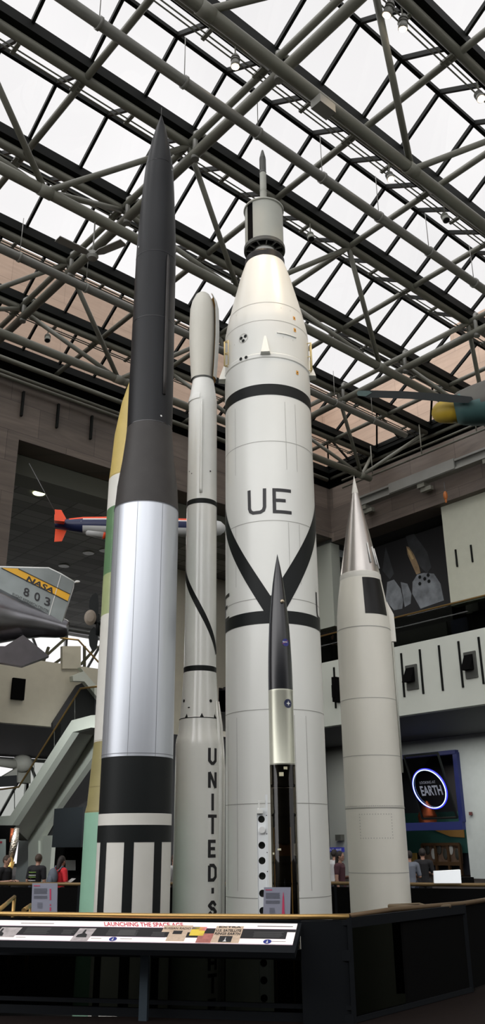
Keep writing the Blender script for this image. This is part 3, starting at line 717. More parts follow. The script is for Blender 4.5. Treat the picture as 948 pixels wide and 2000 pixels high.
m = MB(); m.lathe(fc, [K(*p) for p in fair], 72); m.build('payload_fairing', M['ivory_paint'], t)
m = MB(); fo = [(p[0]+.05 if p[0] > .1 else p[0], p[1]) for p in fair[:-3]]
m.lathe(c+Vector((.02, .0, 0)), [K(*p) for p in fo], 36, a0=D_(-40), a1=D_(95)); m.build('outer_shell', M['white_paint'], t)
m = MB(); m.lathe(c+Vector((.02, .0, 0)), [K(p[0]-.02, p[1]) for p in fo], 36, a0=D_(-40), a1=D_(95)); m.build('shell_lining', M['gold_foil'], t)
m = MB(); th = hit_cyl(394, 850, c, rU)[0]
zz = [zc(v, 394, c, rU) for v in (962, 955, 790, 780)]
m.path([cpt(c, rU, th, zz[0]), cpt(c, rU+.02, th, zz[1]), cpt(c, rU+.02, th, zz[2]), cpt(c, rU, th, zz[3])], [.035, .042, .03, .02], 10); m.build('conduit', M['white_gloss'], t)
m = MB()
zA, zB_ = zc(972.5, 394, c, rU), zc(982, 394, c, rU); m.lathe(c, [(rU+.004, zB_), (rU+.004, zA)], 96); m.build('black_band', M['black_paint'], t); m = MB()
zA, zB_ = zc(1299, 390, c, rU), zc(1309.5, 390, c, rU); m.lathe(c, [(rU+.006, zB_), (rU+.006, zA)], 96); m.build('black_band', M['black_paint'], t); m = MB()
P_ = [hit_cyl(u, v, c, rU) for u, v in ((362.5, 1128), (372, 1150), (381, 1170), (400, 1205), (421, 1258))]
sl = (P_[3][1]-P_[1][1])/(P_[3][0]-P_[1][0])
th0, z0 = P_[2]
cstroke(m, c, rU, [(th0+k*.35, z0+sl*k*.35) for k in range(-5, 6)], .12, 0, .005)
m.build('spiral_stripe', M['black_paint'], t)
m = MB(); zs_ = K(0, 4.43)[1]; m.lathe(c, [(rfU(zs_)+.004, zs_-.012), (rfU(zs_)+.004, zs_+.006)], 72)
for u in (364, 394.5, 420.5):
    a, z = hit_cyl(u, 1407, c, rfU(zs_)); cquad(m, c, rfU, [(a-.10, zs_), (a+.10, zs_), (a+.004, zs_+.085), (a-.004, zs_+.085)], 0, 4, 2, .006)
for u, v, rr in ((360, 1369, .035), (411.5, 1369, .035), (370, 1382, .03), (362, 1384, .0), (370.5, 921, .016), (375, 925, .014), (411, 920.5, .02)):
    if rr: a, z = hit_cyl(u, v, c, .40 if v > 1300 else rU); cdisc(m, c, rfU, a, z, rr, 0, .008, 12, .45 if v == 1382 else 1)
m.build('dark_marks', M['black_paint'], t)
rb = .548*kk
lt = [('U', 1461, 1494), ('N', 1508, 1539), ('I', 1550, 1583), ('T', 1594, 1629), ('E', 1640, 1675), ('D', 1687, 1722), ('-', 1730, 1750), ('S', 1759, 1791), ('T', 1806, 1836), ('A', 1860, 1895), ('T', 1905, 1940), ('E', 1950, 1982)]
for ch, va, vb in lt:
    th, zt = hit_cyl(415.5, va, c, rb); zb = hit_cyl(415.5, vb, c, rb)[1]; m = MB(); lettering(m, c, rb, ch, th, zt, zt-zb, .215, .062); m.build('letter', M['letter_black'], t)
m = MB(); a = D_(-12)
for th, zt in ((D_(-30), 3.7), (D_(-12), 3.3)):
    m.path([cpt(c, .52, th, -2), cpt(c, .535, th, 3.2), cpt(c, .48, th, 4.1), cpt(c, .43, th, 4.6)], [.035, .04, .035, .01], 8)
m.build('side_conduit', M['white_gloss'], t)

# ---- ivory rocket with metal cone (right)
D0 = 17.5; c = Vector((D0*math.sin(.1455), D0*math.cos(.1455), 0))
rg = [(.572, PZ), (.57, 2.0), (.568, 3.33), (.562, 5.75), (.552, 6.05), (.545, 6.2), (.50, 6.6), (.440, 6.98), (.436, 7.0)]
rfR = prof_at(rg)
t = thing('ivory_rocket', 'ivory rocket with a pointed bare metal cone and a dark side window, at right', 'rocket', (c.x, c.y, PZ))
m = MB(); m.lathe(c, rg, 96); m.build('body', M['ivory_paint'], t)
m = MB(); m.lathe(c, [(.443, 6.96), (.447, 6.98), (.437, 7.08), (.43, 7.09)], 96); m.build('band', M['off_white'], t)
cone = [(.43, 7.08), (.34, 7.6), (.257, 8.07), (.068, 9.06), (.06, 9.1)]
m = MB(); m.lathe(c, cone, 96); m.build('metal_cone', M['silver_cone'], t)
m = MB(); m.lathe(c, [(.078, 9.02), (.068, 9.08), (.0, 9.48)], 32); m.build('tip', M['off_white'], t)
rfC = prof_at(cone)
m = MB()
zq = lambda u, v: hit_cyl(u, v, c, .50)
a0 = hit_cyl(712, 1160, c, .5)[0]-.04; a1 = a0+1.05
for k in range(1): cquad(m, c, rfR, [(a0+.02, 6.12), (a1, 6.12), (a1, 6.93), (a0, 6.93)], 0, 16, 12, .006)
m.build('window_panel', M['lamp_off'] if False else mat('dark window acrylic', (.009, .009, .009), .35, spec=.2), t)
m = MB(); th = hit_cyl(733, 1150, c, .5)[0]
m.lathe(c, [(rfR(5.85)+.004, 5.85), (rfR(5.85)+.004, 5.862)], 72)
for z in (5.85, 4.4, 3.3, 1.2): m.lathe(c, [(rfR(z)+.003, z-.006), (rfR(z)+.003, z+.006)], 72)
m.build('seams', M['seam'], t)
m = MB(); zr = zc(1577, 730, c, .57); m.lathe(c, [(.575, zr-.012), (.58, zr), (.575, zr+.012)], 96)
for k in range(60): cdisc(m, c, .572, -math.pi/2+(k-30)*.06, zr+.03, .010, 0, .006, 6)
zt_, zb_ = zc(1590, 735, c, .57), zc(1637, 735, c, .57); aL, aR = hit_cyl(704, 1610, c, .57)[0], hit_cyl(766, 1610, c, .57)[0]
for k in range(13):
    a = aL+(aR-aL)*k/12
    for z in (zt_, zb_): cdisc(m, c, .571, a, z, .010, 0, .004, 6)
for k in range(9):
    for a in (aL, aR): cdisc(m, c, .571, a, zb_+(zt_-zb_)*k/8, .010, 0, .004, 6)
m.build('rivets', M['seam'], t)
for k, (th, z0, z1) in enumerate(((D_(-62), 7.28, 7.75), (D_(-40), 7.25, 7.68), (D_(-25), 7.2, 7.66))):
    m = MB(); m.path([cpt(c, rfC(z0)+.02, th, z0), cpt(c, rfC(z1)+.012, th, z1)], .016, 8); m.build('cone_fin', M['white_plastic'], t)
m = MB(); th = D_(-12); er = Vector((math.cos(th), math.sin(th), 0)); et = Vector((-math.sin(th), math.cos(th), 0))
m.prism([cpt(c, .5, th, 5.62), cpt(c, .66, th, 5.62), cpt(c, .65, th, 6.2), cpt(c, .52, th, 6.5)], et*.09); m.build('side_fin', M['off_white'], t)
m = MB(); m.tube(cpt(c, .585, th, 3.0), cpt(c, .585, th, 5.6), .022, 8); m.build('side_pipe', M['grey_paint'], t)

# ---- small black-nosed rocket in front
D0 = 12.; c = Vector((D0*math.sin(.0435), D0*math.cos(.0435), 0)); rw = .174
zn = zc(1345, 546, c, rw); zs_ = zc(1493, 548, c, rw)
t = thing('small_rocket', 'small rocket with glossy black nose, champagne body and smoked see-through tail', 'rocket', (c.x, c.y, PZ))
nprof = [(rw, zn), (.173, 4.0), (.164, 4.29), (.149, 4.67), (.114, 5.05), (.077, 5.41), (.0, 5.79)]
nprof = [(rw, zn), (.1735, 3.95), (.170, 4.15), (.161, 4.4), (.148, 4.67), (.13, 4.88), (.110, 5.08), (.08, 5.34), (.042, 5.58), (.0, 5.8)]
m = MB(); m.lathe(c, nprof, 72); m.build('nose', M['black_gloss'], t)
m = MB(); m.lathe(c, [(rw+.001, zs_), (rw+.004, zs_+.02), (rw+.001, zs_+.03), (rw+.001, zn-.03), (rw+.003, zn-.02), (rw+.001, zn)], 72); m.build('body', M['champagne'], t)
m = MB(); m.lathe(c, [(.176, PZ), (.176, zs_)], 72); m.build('clear_casing', M['glass_case'], t)
m = MB()
m.lathe(c, [(.15, zs_-.25, 0), (.15, zs_, 0)], 40); m.lathe(c, [(.135, zs_-.62, 0), (.14, zs_-.3, 0)], 40)
for z in (zs_-.28, zs_-.66, zs_-1.25, zs_-1.5, zs_-2.2, zs_-3): m.lathe(c, [(.165, z), (.165, z+.03), (.1, z+.03)], 40)
m.lathe(c, [(.155, PZ, 0), (.155, zs_-1.15, 0)], 40); m.lathe(c, [(.15, zs_-1.0), (.15, zs_-.62)], 40); m.build('engine', mat('dark machinery', (.03, .03, .027), .35, .4, noise=.3, nscale=8), t)
m = MB(); m.lathe(c, [(.12, zs_-1.2), (.13, zs_-.9), (.12, zs_-.7)], 30); m.build('tank', mat('rust brown tank', (.10, .05, .02), .4, .3), t)
m = MB()
for dg in (-60, -150): m.tube(cpt(c, .16, D_(dg), PZ), cpt(c, .16, D_(dg), zs_-.8), .009, 8)
m.build('brass_pipe', M['brass'], t)
m = MB()
for u, v, a_, b_ in ((558, 1500, .05, .018), (550, 1512, .06, .025), (546, 1659, .05, .012), (535, 1667, .04, .012)):
    a, z = hit_cyl(u, v, c, .175); cquad(m, c, .176, [(a-a_/.35, z-b_), (a+a_/.35, z-b_), (a+a_/.35, z+b_), (a-a_/.35, z+b_)], 0, 2, 1, .003)
m.build('paper_tags', mat('cream tag', (.55, .52, .36), .6), t)
m = MB(); a, z = hit_cyl(551, 1175, c, .113)
p = cpt(c, prof_at(nprof)(z)+.01, a, z); m.ell(p, (.03, .03, .03)); m.build('knob', mat('worn brass knob', (.5, .42, .3), .35, .6), t)
m = MB(); a, z = hit_cyl(558, 1255, c, .157); cdisc(m, c, prof_at(nprof), a, z, .055, 0, .004, 24)
em = m.build('round_emblem', mat('emblem blue', (.02, .025, .22), .5), t)
m = MB(); a, z = hit_cyl(557, 1254, c, .157)
def cline(m, c, rf, a, z, pts, wd, mi=0, off=.007, s=1): cstroke(m, c, rf, [(a+x*s/.16, z+y*s) for x, y in pts], wd, mi, off)
rfN = prof_at(nprof)
for dx, g in ((-.036, [[(0, -1), (0, 1), (1, -1), (1, 1)]]), (-.017, [[(0, -1), (.5, 1), (1, -1)]]), (.003, [[(1, 1), (0, .6), (1, -.4), (0, -1)]]), (.021, [[(0, -1), (.5, 1), (1, -1)]])):
    for st in g: cline(m, c, rfN, a, z, [(dx+x*.013, y*.010) for x, y in st], .0045)
cline(m, c, rfN, a, z, [(-.045, -.03), (0, -.005), (.045, .03)], .004, 1, .0065)
m.build('emblem_letters', [M['white_plastic'], mat('emblem red', (.5, .03, .03), .5)], em)
m = MB(); a, z = hit_cyl(563, 1374, c, rw); cdisc(m, c, rw, a, z, .062, 0, .005, 24); e2 = m.build('round_emblem', M['navy'], t)
m = MB(); rs = [(a+.19*math.cos(k*math.pi/4)*(1 if k % 2 == 0 else .4), z+.035*math.sin(k*math.pi/4)*(1 if k % 2 == 0 else .4)) for k in range(8)]
m.add([cpt(c, rw+.009, a, z)]+[cpt(c, rw+.009, x, y) for x, y in rs], [(0, 1+k, 1+(k+1) % 8) for k in range(8)]); m.build('emblem_star', M['white_plastic'], e2)

# launch rail section standing beside it
t_l = thing('launch_rail', 'white launch rail with round lightening holes beside the small rocket', 'launch rail', atd(514, 1650, 11.9)*1)
q = atd(514, 1650, 11.9); zt = atd(514, 1578, 11.9).z; x0 = atd(503.5, 1650, 11.9).x; x1 = atd(520, 1650, 11.9).x; yy = q.y
t_l.location = (q.x, q.y, PZ); t_l['_o'] = (q.x, q.y, PZ)
def plate(m, x0, x1, z0, z1, y, holes, th):
    """vertical plate with round holes; holes: list of (zc, r)"""
    hs = sorted(holes); cuts = [z0]+[(hs[i][0]+hs[i+1][0])/2 for i in range(len(hs)-1)]+[z1]; n = 24; xm = (x0+x1)/2
    for (zc_, r), za, zb in zip(hs, cuts, cuts[1:]):
        inner, outer = [], []
        for k in range(n):
            a = 2*math.pi*(k+.5)/n; cx_, cz_ = math.cos(a), math.sin(a)
            inner.append((xm+r*cx_, zc_+r*cz_))
            sx = (x1-xm)/abs(cx_) if abs(cx_) > 1e-6 else 1e9; sz = ((zb-zc_) if cz_ > 0 else (zc_-za))/abs(cz_) if abs(cz_) > 1e-6 else 1e9
            s_ = min(sx, sz); outer.append((xm+s_*cx_, zc_+s_*cz_))
        # snap the corners
        for cxn, czn in ((x0, za), (x1, za), (x0, zb), (x1, zb)):
            i = min(range(n), key=lambda k: (outer[k][0]-cxn)**2+(outer[k][1]-czn)**2); outer[i] = (cxn, czn)
        vs = [Vector((p[0], y, p[1])) for p in inner+outer]+[Vector((p[0], y+th, p[1])) for p in inner+outer]
        fs = []
        for k in range(n):
            j = (k+1) % n
            fs += [(k, j, n+j, n+k), (2*n+k, 3*n+k, 3*n+j, 2*n+j), (k, 2*n+k, 2*n+j, j)]
        m.add(vs, fs)
zh = [atd(512, v, 11.9).z for v in (1600, 1651, 1681, 1711, 1745, 1779, 1813, 1847, 1881, 1915, 1950)]
m = MB(); plate(m, x0, x1, PZ, zt, yy, [(z, .045) for z in zh], .012)
m.box((x0, yy+.07, (PZ+zt)/2), (.008, .14, zt-PZ)); m.build('perforated_plate', M['white_rail'], t_l)
m = MB(); m.box(((x0+x1)/2, yy+.10, (PZ+zt)/2), (x1-x0-.01, .01, zt-PZ)); m.build('inner_plate', M['dark_grey'], t_l)
m = MB(); zt2 = atd(520, 1552, 11.9).z; m.box((x1+.015, yy+.03, (PZ+zt2)/2), (.03, .08, zt2-PZ)); m.build('guide_bar', M['white_rail'], t_l)
m = MB(); z = atd(512, 1621, 11.9).z; m.tube((q.x-.01, yy-.03, z), (q.x-.01, yy+.02, z), .042, 20); m.build('round_cover', M['white_plastic'], t_l)
m = MB(); zk = atd(510, 1585, 11.9).z
m.box(((x0+x1)/2-.02, yy, zk), (.08, .10, .05)); m.box((x0+.025, yy, zk+.07), (.02, .06, .12)); m.box(((x0+x1)/2, yy, zk+.13), (.09, .05, .02)); m.build('clamp', M['white_paint'], t_l)
m = MB()
for k in range(6): m.tube((x1+.012, yy-.012, zk-.05-k*.23), (x1+.012, yy-.008, zk-.05-k*.23), .007, 8)
m.build('bolts', M['black_paint'], t_l)

# ---- green and yellow rocket behind the silver one
D0 = 17.5; c = Vector((D0*math.sin(-.137), D0*math.cos(-.137), 0)); rG = .635
def zG(v, u): return zc(v, u, c, rG)
gp = [(.78, PZ, 0), (.735, .4, 0), (.735, 2.3, 1), (.70, 2.45, 1), (.635, 3.62, 2), (.635, 6.19, 3), (.635, 7.08, 4), (.632, 8.6, 2), (.628, 9.35, 5), (.60, 9.7, 5), (.555, 10.5, 5), (.43, 11.35, 5), (.30, 11.86, 5), (.15, 12.25, 5), (.0, 12.4, 5)]
t = thing('green_yellow_rocket', 'rocket with yellow nose, green band and mint base standing behind the silver one', 'rocket', (c.x, c.y, PZ))
mats_ = [M['mint'], M['olive'], M['off_white'], M['lime'], M['green'], M['yellow']]
names = ['mint_base', 'khaki_skirt', 'white_stage', 'lime_band', 'green_band', 'yellow_nose']
segs = [(0, 3, 0, 'mint_base'), (2, 5, 1, 'khaki_skirt'), (4, 6, 2, 'white_stage'), (5, 7, 3, 'lime_band'), (6, 8, 4, 'green_band'), (7, 9, 2, 'white_band'), (8, 15, 5, 'yellow_nose')]
for i0, i1, mi, nm in segs:
    m = MB(); m.lathe(c, [(p[0], p[1]) for p in gp[i0:i1]], 72); m.build(nm, mats_[mi], t)
m = MB()
for z in (2.3, 3.62, 2.75, 9.35): 
    for k in range(60): cdisc(m, c, prof_at([(p[0], p[1]) for p in gp]), D_(-200+k*3), z+.02, .008, 0, .006, 6)
m.build('rivets', mat('dull rivet', (.2, .17, .08), .5), t)

# ------------------------------------------------------------------ text helper
def text_mesh(txt, bold=0.):
    cu = bpy.data.curves.new('t', 'FONT'); cu.body = txt; cu.size = 1; cu.offset = bold; cu.resolution_u = 3
    o = bpy.data.objects.new('t', cu); COL.objects.link(o)
    bpy.context.view_layer.update()
    me = bpy.data.meshes.new_from_object(o.evaluated_get(bpy.context.evaluated_depsgraph_get()))
    vs = [v.co.copy() for v in me.vertices]; fs = [tuple(p.vertices) for p in me.polygons]
    bpy.data.objects.remove(o); bpy.data.curves.remove(cu); bpy.data.meshes.remove(me)
    return vs, fs
def text_quad(m, txt, q, mi=0, bold=0.):
    """q: bottom-left, bottom-right, top-right, top-left world points; capitals fill the quad"""
    vs, fs = text_mesh(txt, bold)
    x0 = min(v.x for v in vs); x1 = max(v.x for v in vs); y0 = min(v.y for v in vs); y1 = max(v.y for v in vs)
    q = [Vector(p) for p in q]; out = []
    for v in vs:
        s_ = (v.x-x0)/(x1-x0); t_ = (v.y-y0)/(y1-y0)
        out.append(q[0]*(1-s_)*(1-t_)+q[1]*s_*(1-t_)+q[2]*s_*t_+q[3]*(1-s_)*t_)
    m.add(out, fs, mi)
def onP(u, v, P0, n):
    d = ray(u, v); return EYE+d*((Vector(P0)-EYE).dot(n)/d.dot(n))

# ------------------------------------------------------------------ right wall: slits, small windows, gallery
def uv4(x, y): return 620+x*.346, 1200+y*.346
def uv3(x, y): return 640+x*.325, 880+y*.325
for k, (x, ya, yb, x2) in enumerate([(100, 335, 555, 107), (480, 248, 488, 495), (585, 225, 465, 602), (692, 198, 445, 713), (802, 172, 425, 827), (917, 145, 402, 942)]):
    p = onA(*uv4(x, ya), 30.7); q = onA(*uv4(x2, yb), 30.7); b = (p.dot(DB)+q.dot(DB))/2
    m = MB(); m.abox(30.64, 30.72, b-.04, b+.04, 7.85, 9.85)
    tag(m.build('wall_slit', M['black_metal']), 'narrow vertical black slot in the pale balcony front on the right', 'slot', 'black slots in the balcony front')
for k, (x, y0, y1) in enumerate([(775, 595, 700), (867, 567, 672)]):
    p = onA(*uv3(x, y0), 31.1); q = onA(*uv3(x+6, y1), 31.1); b = (p.dot(DB)+q.dot(DB))/2
    m = MB(); m.abox(31.04, 31.12, b-.035, b+.035, q.z, p.z)
    tag(m.build('wall_slit', M['black_metal']), 'short vertical black slot in the pale upper wall panel at far right', 'slot', 'short slots in the upper panel')
for (xa, xb, ya, yb, lab) in ((502, 576, 292, 420, 'black hinged wall speaker between slots, right of the ivory rocket'), (830, 912, 218, 355, 'black hinged wall speaker in the balcony front nearest the right edge')):
    p = onA(*uv4(xa, ya), 30.7); q = onA(*uv4(xb, yb), 30.7); b0, b1 = q.dot(DB), p.dot(DB); z0, z1 = q.z, p.z
    t = thing('wall_speaker', lab, 'speaker', W(30.6, (b0+b1)/2, z0), 'black wall speakers')
    m = MB(); m.abox(30.62, 30.74, b0, b1, z0, z1); m.build('back_box', M['dark_grey'], t)
    m = MB(); bm = b1-.15; m.prism([W(30.62, b0+.12, z1-.12), W(30.62, b0+.12, z0+.35), W(30.25, b0+.12, z0+.32)], DB*(b1-b0-.15)); m.build('tilted_cabinet', M['black_flat'], t)
p = onA(662, 1335, 30.7); m = MB(); b_ = p.dot(DB); m.abox(30.3, 30.7, b_-.12, b_+.1, 8.1, 9.3); m.abox(30.25, 30.3, b_-.1, b_+.08, 8.3, 8.9)
tag(m.build('wall_speaker', M['black_flat']), 'black wall speaker seen edge-on between the tall white and ivory rockets', 'speaker')
# glass railing of the right gallery
t = thing('gallery_railing', 'glass gallery railing with brass handrail on the right second floor', 'railing', W(30.9, 10, 10.2))
m = MB(); m.abox(30.86, 30.88, -20, 35, 10.2, 11.58); m.build('glass', M['glass_balcony'], t)
m = MB(); m.tube(W(30.87, -20, 11.63), W(30.87, 35, 11.63), .045); m.build('handrail', M['brass'], t)
# poster of rocket engines
t = thing('engine_poster', 'large dark poster of rocket engines and a flame in the right gallery', 'poster', onA(800, 1205, 33.0))
PA = 33.0
def PP(x, y, a=PA): return onA(*uv3(x, y), a)
p0, p1, p2, p3 = PP(20, 640), PP(705, 340), PP(712, 930), PP(20, 1010)
bl, brr = p0.dot(DB), PP(700, 600).dot(DB); zt_, zb_ = 16.35, 11.0
m = MB(); m.abox(PA+.01, PA+.08, brr-.1, bl, zb_, zt_); m.build('backing', mat('poster black', (.012, .012, .013), .6), t)
pg1 = mat('poster grey', (.25, .27, .29), .6, noise=.6, nscale=1.6); pg2 = mat('poster dark grey', (.045, .048, .052), .6, noise=.6, nscale=1.5)
def shape(nm, pts, mt, a=PA): m = MB(); m.prism([PP(x, y, a) for x, y in pts], DA*.01); return m.build(nm, mt, t)
shape('engine_bell', [(540, 745), (580, 735), (640, 740), (680, 800), (700, 900), (560, 950), (510, 860), (512, 790)], pg1)
shape('engine_bell', [(360, 790), (400, 775), (440, 830), (455, 900), (450, 950), (400, 960), (350, 900)], pg1)
shape('engine_bell', [(440, 790), (480, 800), (505, 860), (500, 920), (465, 940)], pg1)
shape('structure', [(350, 580), (370, 640), (400, 740), (375, 775), (330, 720)], pg2)
shape('tower', [(470, 515), (520, 500), (600, 610), (625, 700), (600, 740), (560, 700), (500, 620)], pg2)
shape('flame', [(474, 575), (490, 580), (520, 625), (548, 690), (560, 735), (535, 745), (510, 690), (482, 625)], mat('flame print', (.36, .25, .14), .6, noise=.4, nscale=2), PA-.02)
shape('flame_core', [(480, 588), (500, 605), (520, 650), (508, 655), (488, 620)], mat('flame core print', (.65, .48, .24), .6), PA-.035)
for x, y in ((555, 760), (605, 748), (555, 800), (610, 785), (585, 770)):
    m = MB(); p = PP(x, y, PA-.03); m.lathe(p, [(.09, 0), (.0, .001)], 14, axis=Matrix((DB, DZ, -DA)).transposed()); m.build('nozzle', M['black_paint'], t)
# exhibit panels behind the railing
for (ua, ub, va, vb, mt, lab) in ((880, 917, 1212, 1245, mat('dark blue board', (.03, .035, .08), .6), 'dark blue exhibit board low behind the right gallery glass'),
                                 (923, 960, 1195, 1228, M['panel_dark'], 'black exhibit board behind the glass at the right edge')):
    p = onA(ua, va, 32.); q = onA(ub, vb, 32.); m = MB(); m.abox(32, 32.1, q.dot(DB), p.dot(DB), 10.15, max(p.z, 11.0))
    tag(m.build('exhibit_board', mt), lab, 'board')
m = MB(); p = onA(924, 1188, 33); m.box(p, (.1, .7, .45), RB); m.beam(p, p+Vector((.3, 0, .6)), .03, .03); m.beam(p-DZ*.2, W(33, p.dot(DB), 10.15), .04, .04)
tag(m.build('monitor', M['dark_grey']), 'small grey monitor on a stand behind the gallery glass, far right', 'monitor')
m = MB(); p = onA(777, 1053, 33.5); m.ell(p, (.1, .1, .1)); tag(m.build('small_lamp', M['lamp_on']), 'tiny warm lamp glowing above the engine poster', 'lamp')
m = MB(); b1_, b0_ = onA(760, 1215, 32.6).dot(DB), onA(870, 1195, 32.6).dot(DB)
m.abox(32.6, 32.7, b0_, b1_, 10.2, 11.4); o = m.build('title_board', mat('charcoal board', (.05, .05, .048), .6)); tag(o, 'charcoal title board with faint lettering below the engine poster', 'board')

# ------------------------------------------------------------------ right ground floor: neon sign and exhibit
def yon(u, v, a): return onA(u, v, a)
bL = 31.2; bR = 27.75
t = thing('neon_sign', 'tilted smoked glass sign with a glowing blue neon ring and the word EARTH', 'sign', W(39, 29.3, 2.75))
q0, q1 = onA(826, 1599, 38.9), onA(894, 1597, 38.9)     # bottom corners
def atb(u, v, b): return onB(u, v, b)
q2, q3 = atb(857, 1469, q1.dot(DB)), atb(788, 1478, q0.dot(DB))
am = (q2.dot(DA)+q3.dot(DA))/2; zm = (q2.z+q3.z)/2
Q = [q0, q1, W(am, q1.dot(DB), zm), W(am, q0.dot(DB), zm)]
ex = (Q[1]-Q[0]); ey = (Q[3]-Q[0]); nn = ex.cross(ey).normalized()
if nn.dot(EYE-Q[0]) < 0: nn = -nn
m = MB(); m.quad(*Q); m.build('smoked_glass', glassmat('sign glass', (.35, .35, .38), .04), t)
m = MB()
for i in range(4): m.beam(Q[i], Q[(i+1) % 4], .09, .09, up=nn)
m.build('frame', M['black_paint'], t)
cN = onP(840, 1540, Q[0], nn)+nn*.06
rp_ = [onP(u, v, Q[0], nn) for u, v in ((840, 1503.5), (840, 1576.5), (809, 1540), (872, 1540))]
ctr = onP(840.5, 1540, Q[0], nn)
ey_n = ey.normalized(); ex_n = ex.normalized(); rad = (abs((rp_[0]-rp_[1]).dot(ey_n))/2+abs((rp_[3]-rp_[2]).dot(ex_n))/2)/2
def ring(rr, off, th, mt, nm):
    m = MB(); K_ = 64; pts = [ctr+nn*off+ex_n*rr*math.cos(2*math.pi*k/K_)+ey_n*rr*math.sin(2*math.pi*k/K_) for k in range(K_+1)]
    m.path(pts, th, 8, cap=False); return m.build(nm, mt, t)
ring(rad, .08, .021, mat('white-blue neon tube', (.6, .7, 1), .4, emis=(.42, .62, 1.0), es=3.0), 'neon_ring')
ring(rad+.04, .04, .04, mat('violet neon glow tube', (.05, .04, .5), .4, emis=(.04, .05, .9), es=1.1), 'outer_tube')
m = MB(); hw = rad*.68; c0 = ctr-ey_n*rad*.36
text_quad(m, 'EARTH', [c0-ex_n*hw*.92+nn*.02, c0+ex_n*hw*1.08+nn*.02, c0+ex_n*hw*1.08+ey_n*rad*.52+nn*.02, c0-ex_n*hw*.92+ey_n*rad*.52+nn*.02], 0, .03)
c1 = ctr+ey_n*rad*.26
text_quad(m, 'LOOKING AT', [c1-ex_n*hw*.8+nn*.02, c1+ex_n*hw*.7+nn*.02, c1+ex_n*hw*.7+ey_n*rad*.14+nn*.02, c1-ex_n*hw*.8+ey_n*rad*.14+nn*.02])
m.build('lettering', mat('grey sign letters', (.20, .21, .25), .5, emis=(.5, .55, .7), es=.10), t)
# exhibit inside the doorway
AEX = 43.0
m = MB(); m.abox(AEX, AEX+.3, 24, 38, 0, 6.9); struct(m.build('wall_exhibit_back', mat('dim navy wall', (.03, .035, .05), .7)))
m = MB(); b1_ = onA(785, 1640, AEX-.2).dot(DB); b0_ = onA(905, 1640, AEX-.2).dot(DB); zt_ = onA(840, 1608, AEX-.2).z; zm_ = onA(840, 1666, AEX-.2).z
m.abox(AEX-.25, AEX-.02, b0_-1, b1_+.5, zm_, zt_+.6); tag(m.build('mural', mat('deep teal mural', (.02, .10, .095), .6)), 'deep teal painted mural panel inside the exhibit doorway', 'mural')
m = MB(); m.prism([onA(u, v, AEX-.3) for u, v in ((842, 1618), (905, 1606), (908, 1636), (880, 1634), (855, 1624))], DA*.04); tag(m.build('mural_hill', mat('ochre mural', (.34, .20, .06), .6)), 'ochre curved hill shape on the teal mural', 'mural')
m = MB(); m.abox(AEX-.35, AEX-.2, onA(815, 1690, AEX-.3).dot(DB), b1_+.6, 0, onA(800, 1666, AEX-.3).z); tag(m.build('mustard_panel', mat('mustard panel', (.36, .25, .07), .6)), 'mustard yellow panel behind the visitor in black by the doorway', 'panel')
t = thing('display_case', 'wood-framed glazed display case glowing dimly inside the exhibit doorway', 'display case', W(AEX-.6, 29, 0))
b1_ = onA(829, 1690, AEX-.6).dot(DB); b0_ = onA(902, 1690, AEX-.6).dot(DB); zt_ = onA(860, 1648, AEX-.6).z
m = MB(); wood = mat('case wood', (.10, .055, .025), .5)
for f in (0, .30, .64, 1): b_ = b0_+(b1_-b0_)*f; m.abox(AEX-.7, AEX-.55, b_-.06, b_+.06, 0, zt_)
m.abox(AEX-.7, AEX-.55, b0_, b1_, zt_-.1, zt_+.05); m.abox(AEX-.7, AEX-.55, b0_, b1_, .5, .7); m.build('frame', wood, t)
m = MB(); m.abox(AEX-.5, AEX-.4, b0_, b1_, .6, zt_-.1); m.build('back_panel', mat('tan case back', (.20, .13, .09), .7, noise=.6, nscale=2), t)
for k in range(6):
    m = MB(); b_ = b0_+(b1_-b0_)*(k+.6)/6.3; m.ell(W(AEX-.55, b_, 1.1+.25*(k % 2)), (.05, .16, .3), RB); m.build('exhibit', M['white_plastic'] if k % 3 == 1 else M['dark_grey'], t)
l = bpy.data.lights.new('exhibit_lamp', 'AREA'); l.energy = 60; l.color = (1, .82, .6); l.size = 2
o = bpy.data.objects.new('exhibit_lamp', l); COL.objects.link(o); o.location = W(41.2, 29.5, 6.0)
# orange model behind the sign
m = MB(); p = onA(835, 1590, 41.3); m.lathe(p-DZ*.6, [(0, 0), (.5, .05), (.55, .5), (.35, .95), (.1, 1.3), (0, 1.35)], 16); tag(m.build('copper_model', M['copper_foil']), 'copper-coloured spacecraft model seen through the sign glass', 'model')
m = MB(); p = onA(920, 1589, 39.1); m.box(p, (.1, .16, .16), RB); tag(m.build('alarm_box', mat('dark red box', (.10, .03, .03), .5)), 'small dark red alarm box on the grey wall at right', 'alarm')
m = MB(); p = onA(664, 1636, 37.8)
m.box(p, (.3, .42, .32), RB); tag(m.build('wall_box', M['dark_grey']), 'dark grey box fixed high on the pale wall between the two white rockets', 'box')
t = thing('blue_sign', 'small blue sign with pale letters on the wall between the tall and ivory rockets', 'sign', onA(655, 1663, 37.7))
b0_, b1_ = onA(672, 1660, 37.7).dot(DB), onA(636, 1660, 37.7).dot(DB); z0_, z1_ = onA(655, 1664, 37.7).z, onA(655, 1655, 37.7).z
m = MB(); m.abox(37.7, 37.76, b0_, b1_, z0_, z1_); m.build('board', mat('royal blue board', (.03, .035, .28), .5, emis=(.05, .06, .5), es=.12), t)
m = MB(); q = [onA(642, 1662, 37.68), onA(668, 1661.5, 37.68), onA(668, 1657, 37.68), onA(642, 1657.5, 37.68)]; text_quad(m, 'OUR  MAR', q, 0, .02); m.build('lettering', mat('pale blue letters', (.6, .62, .8), .5), t)

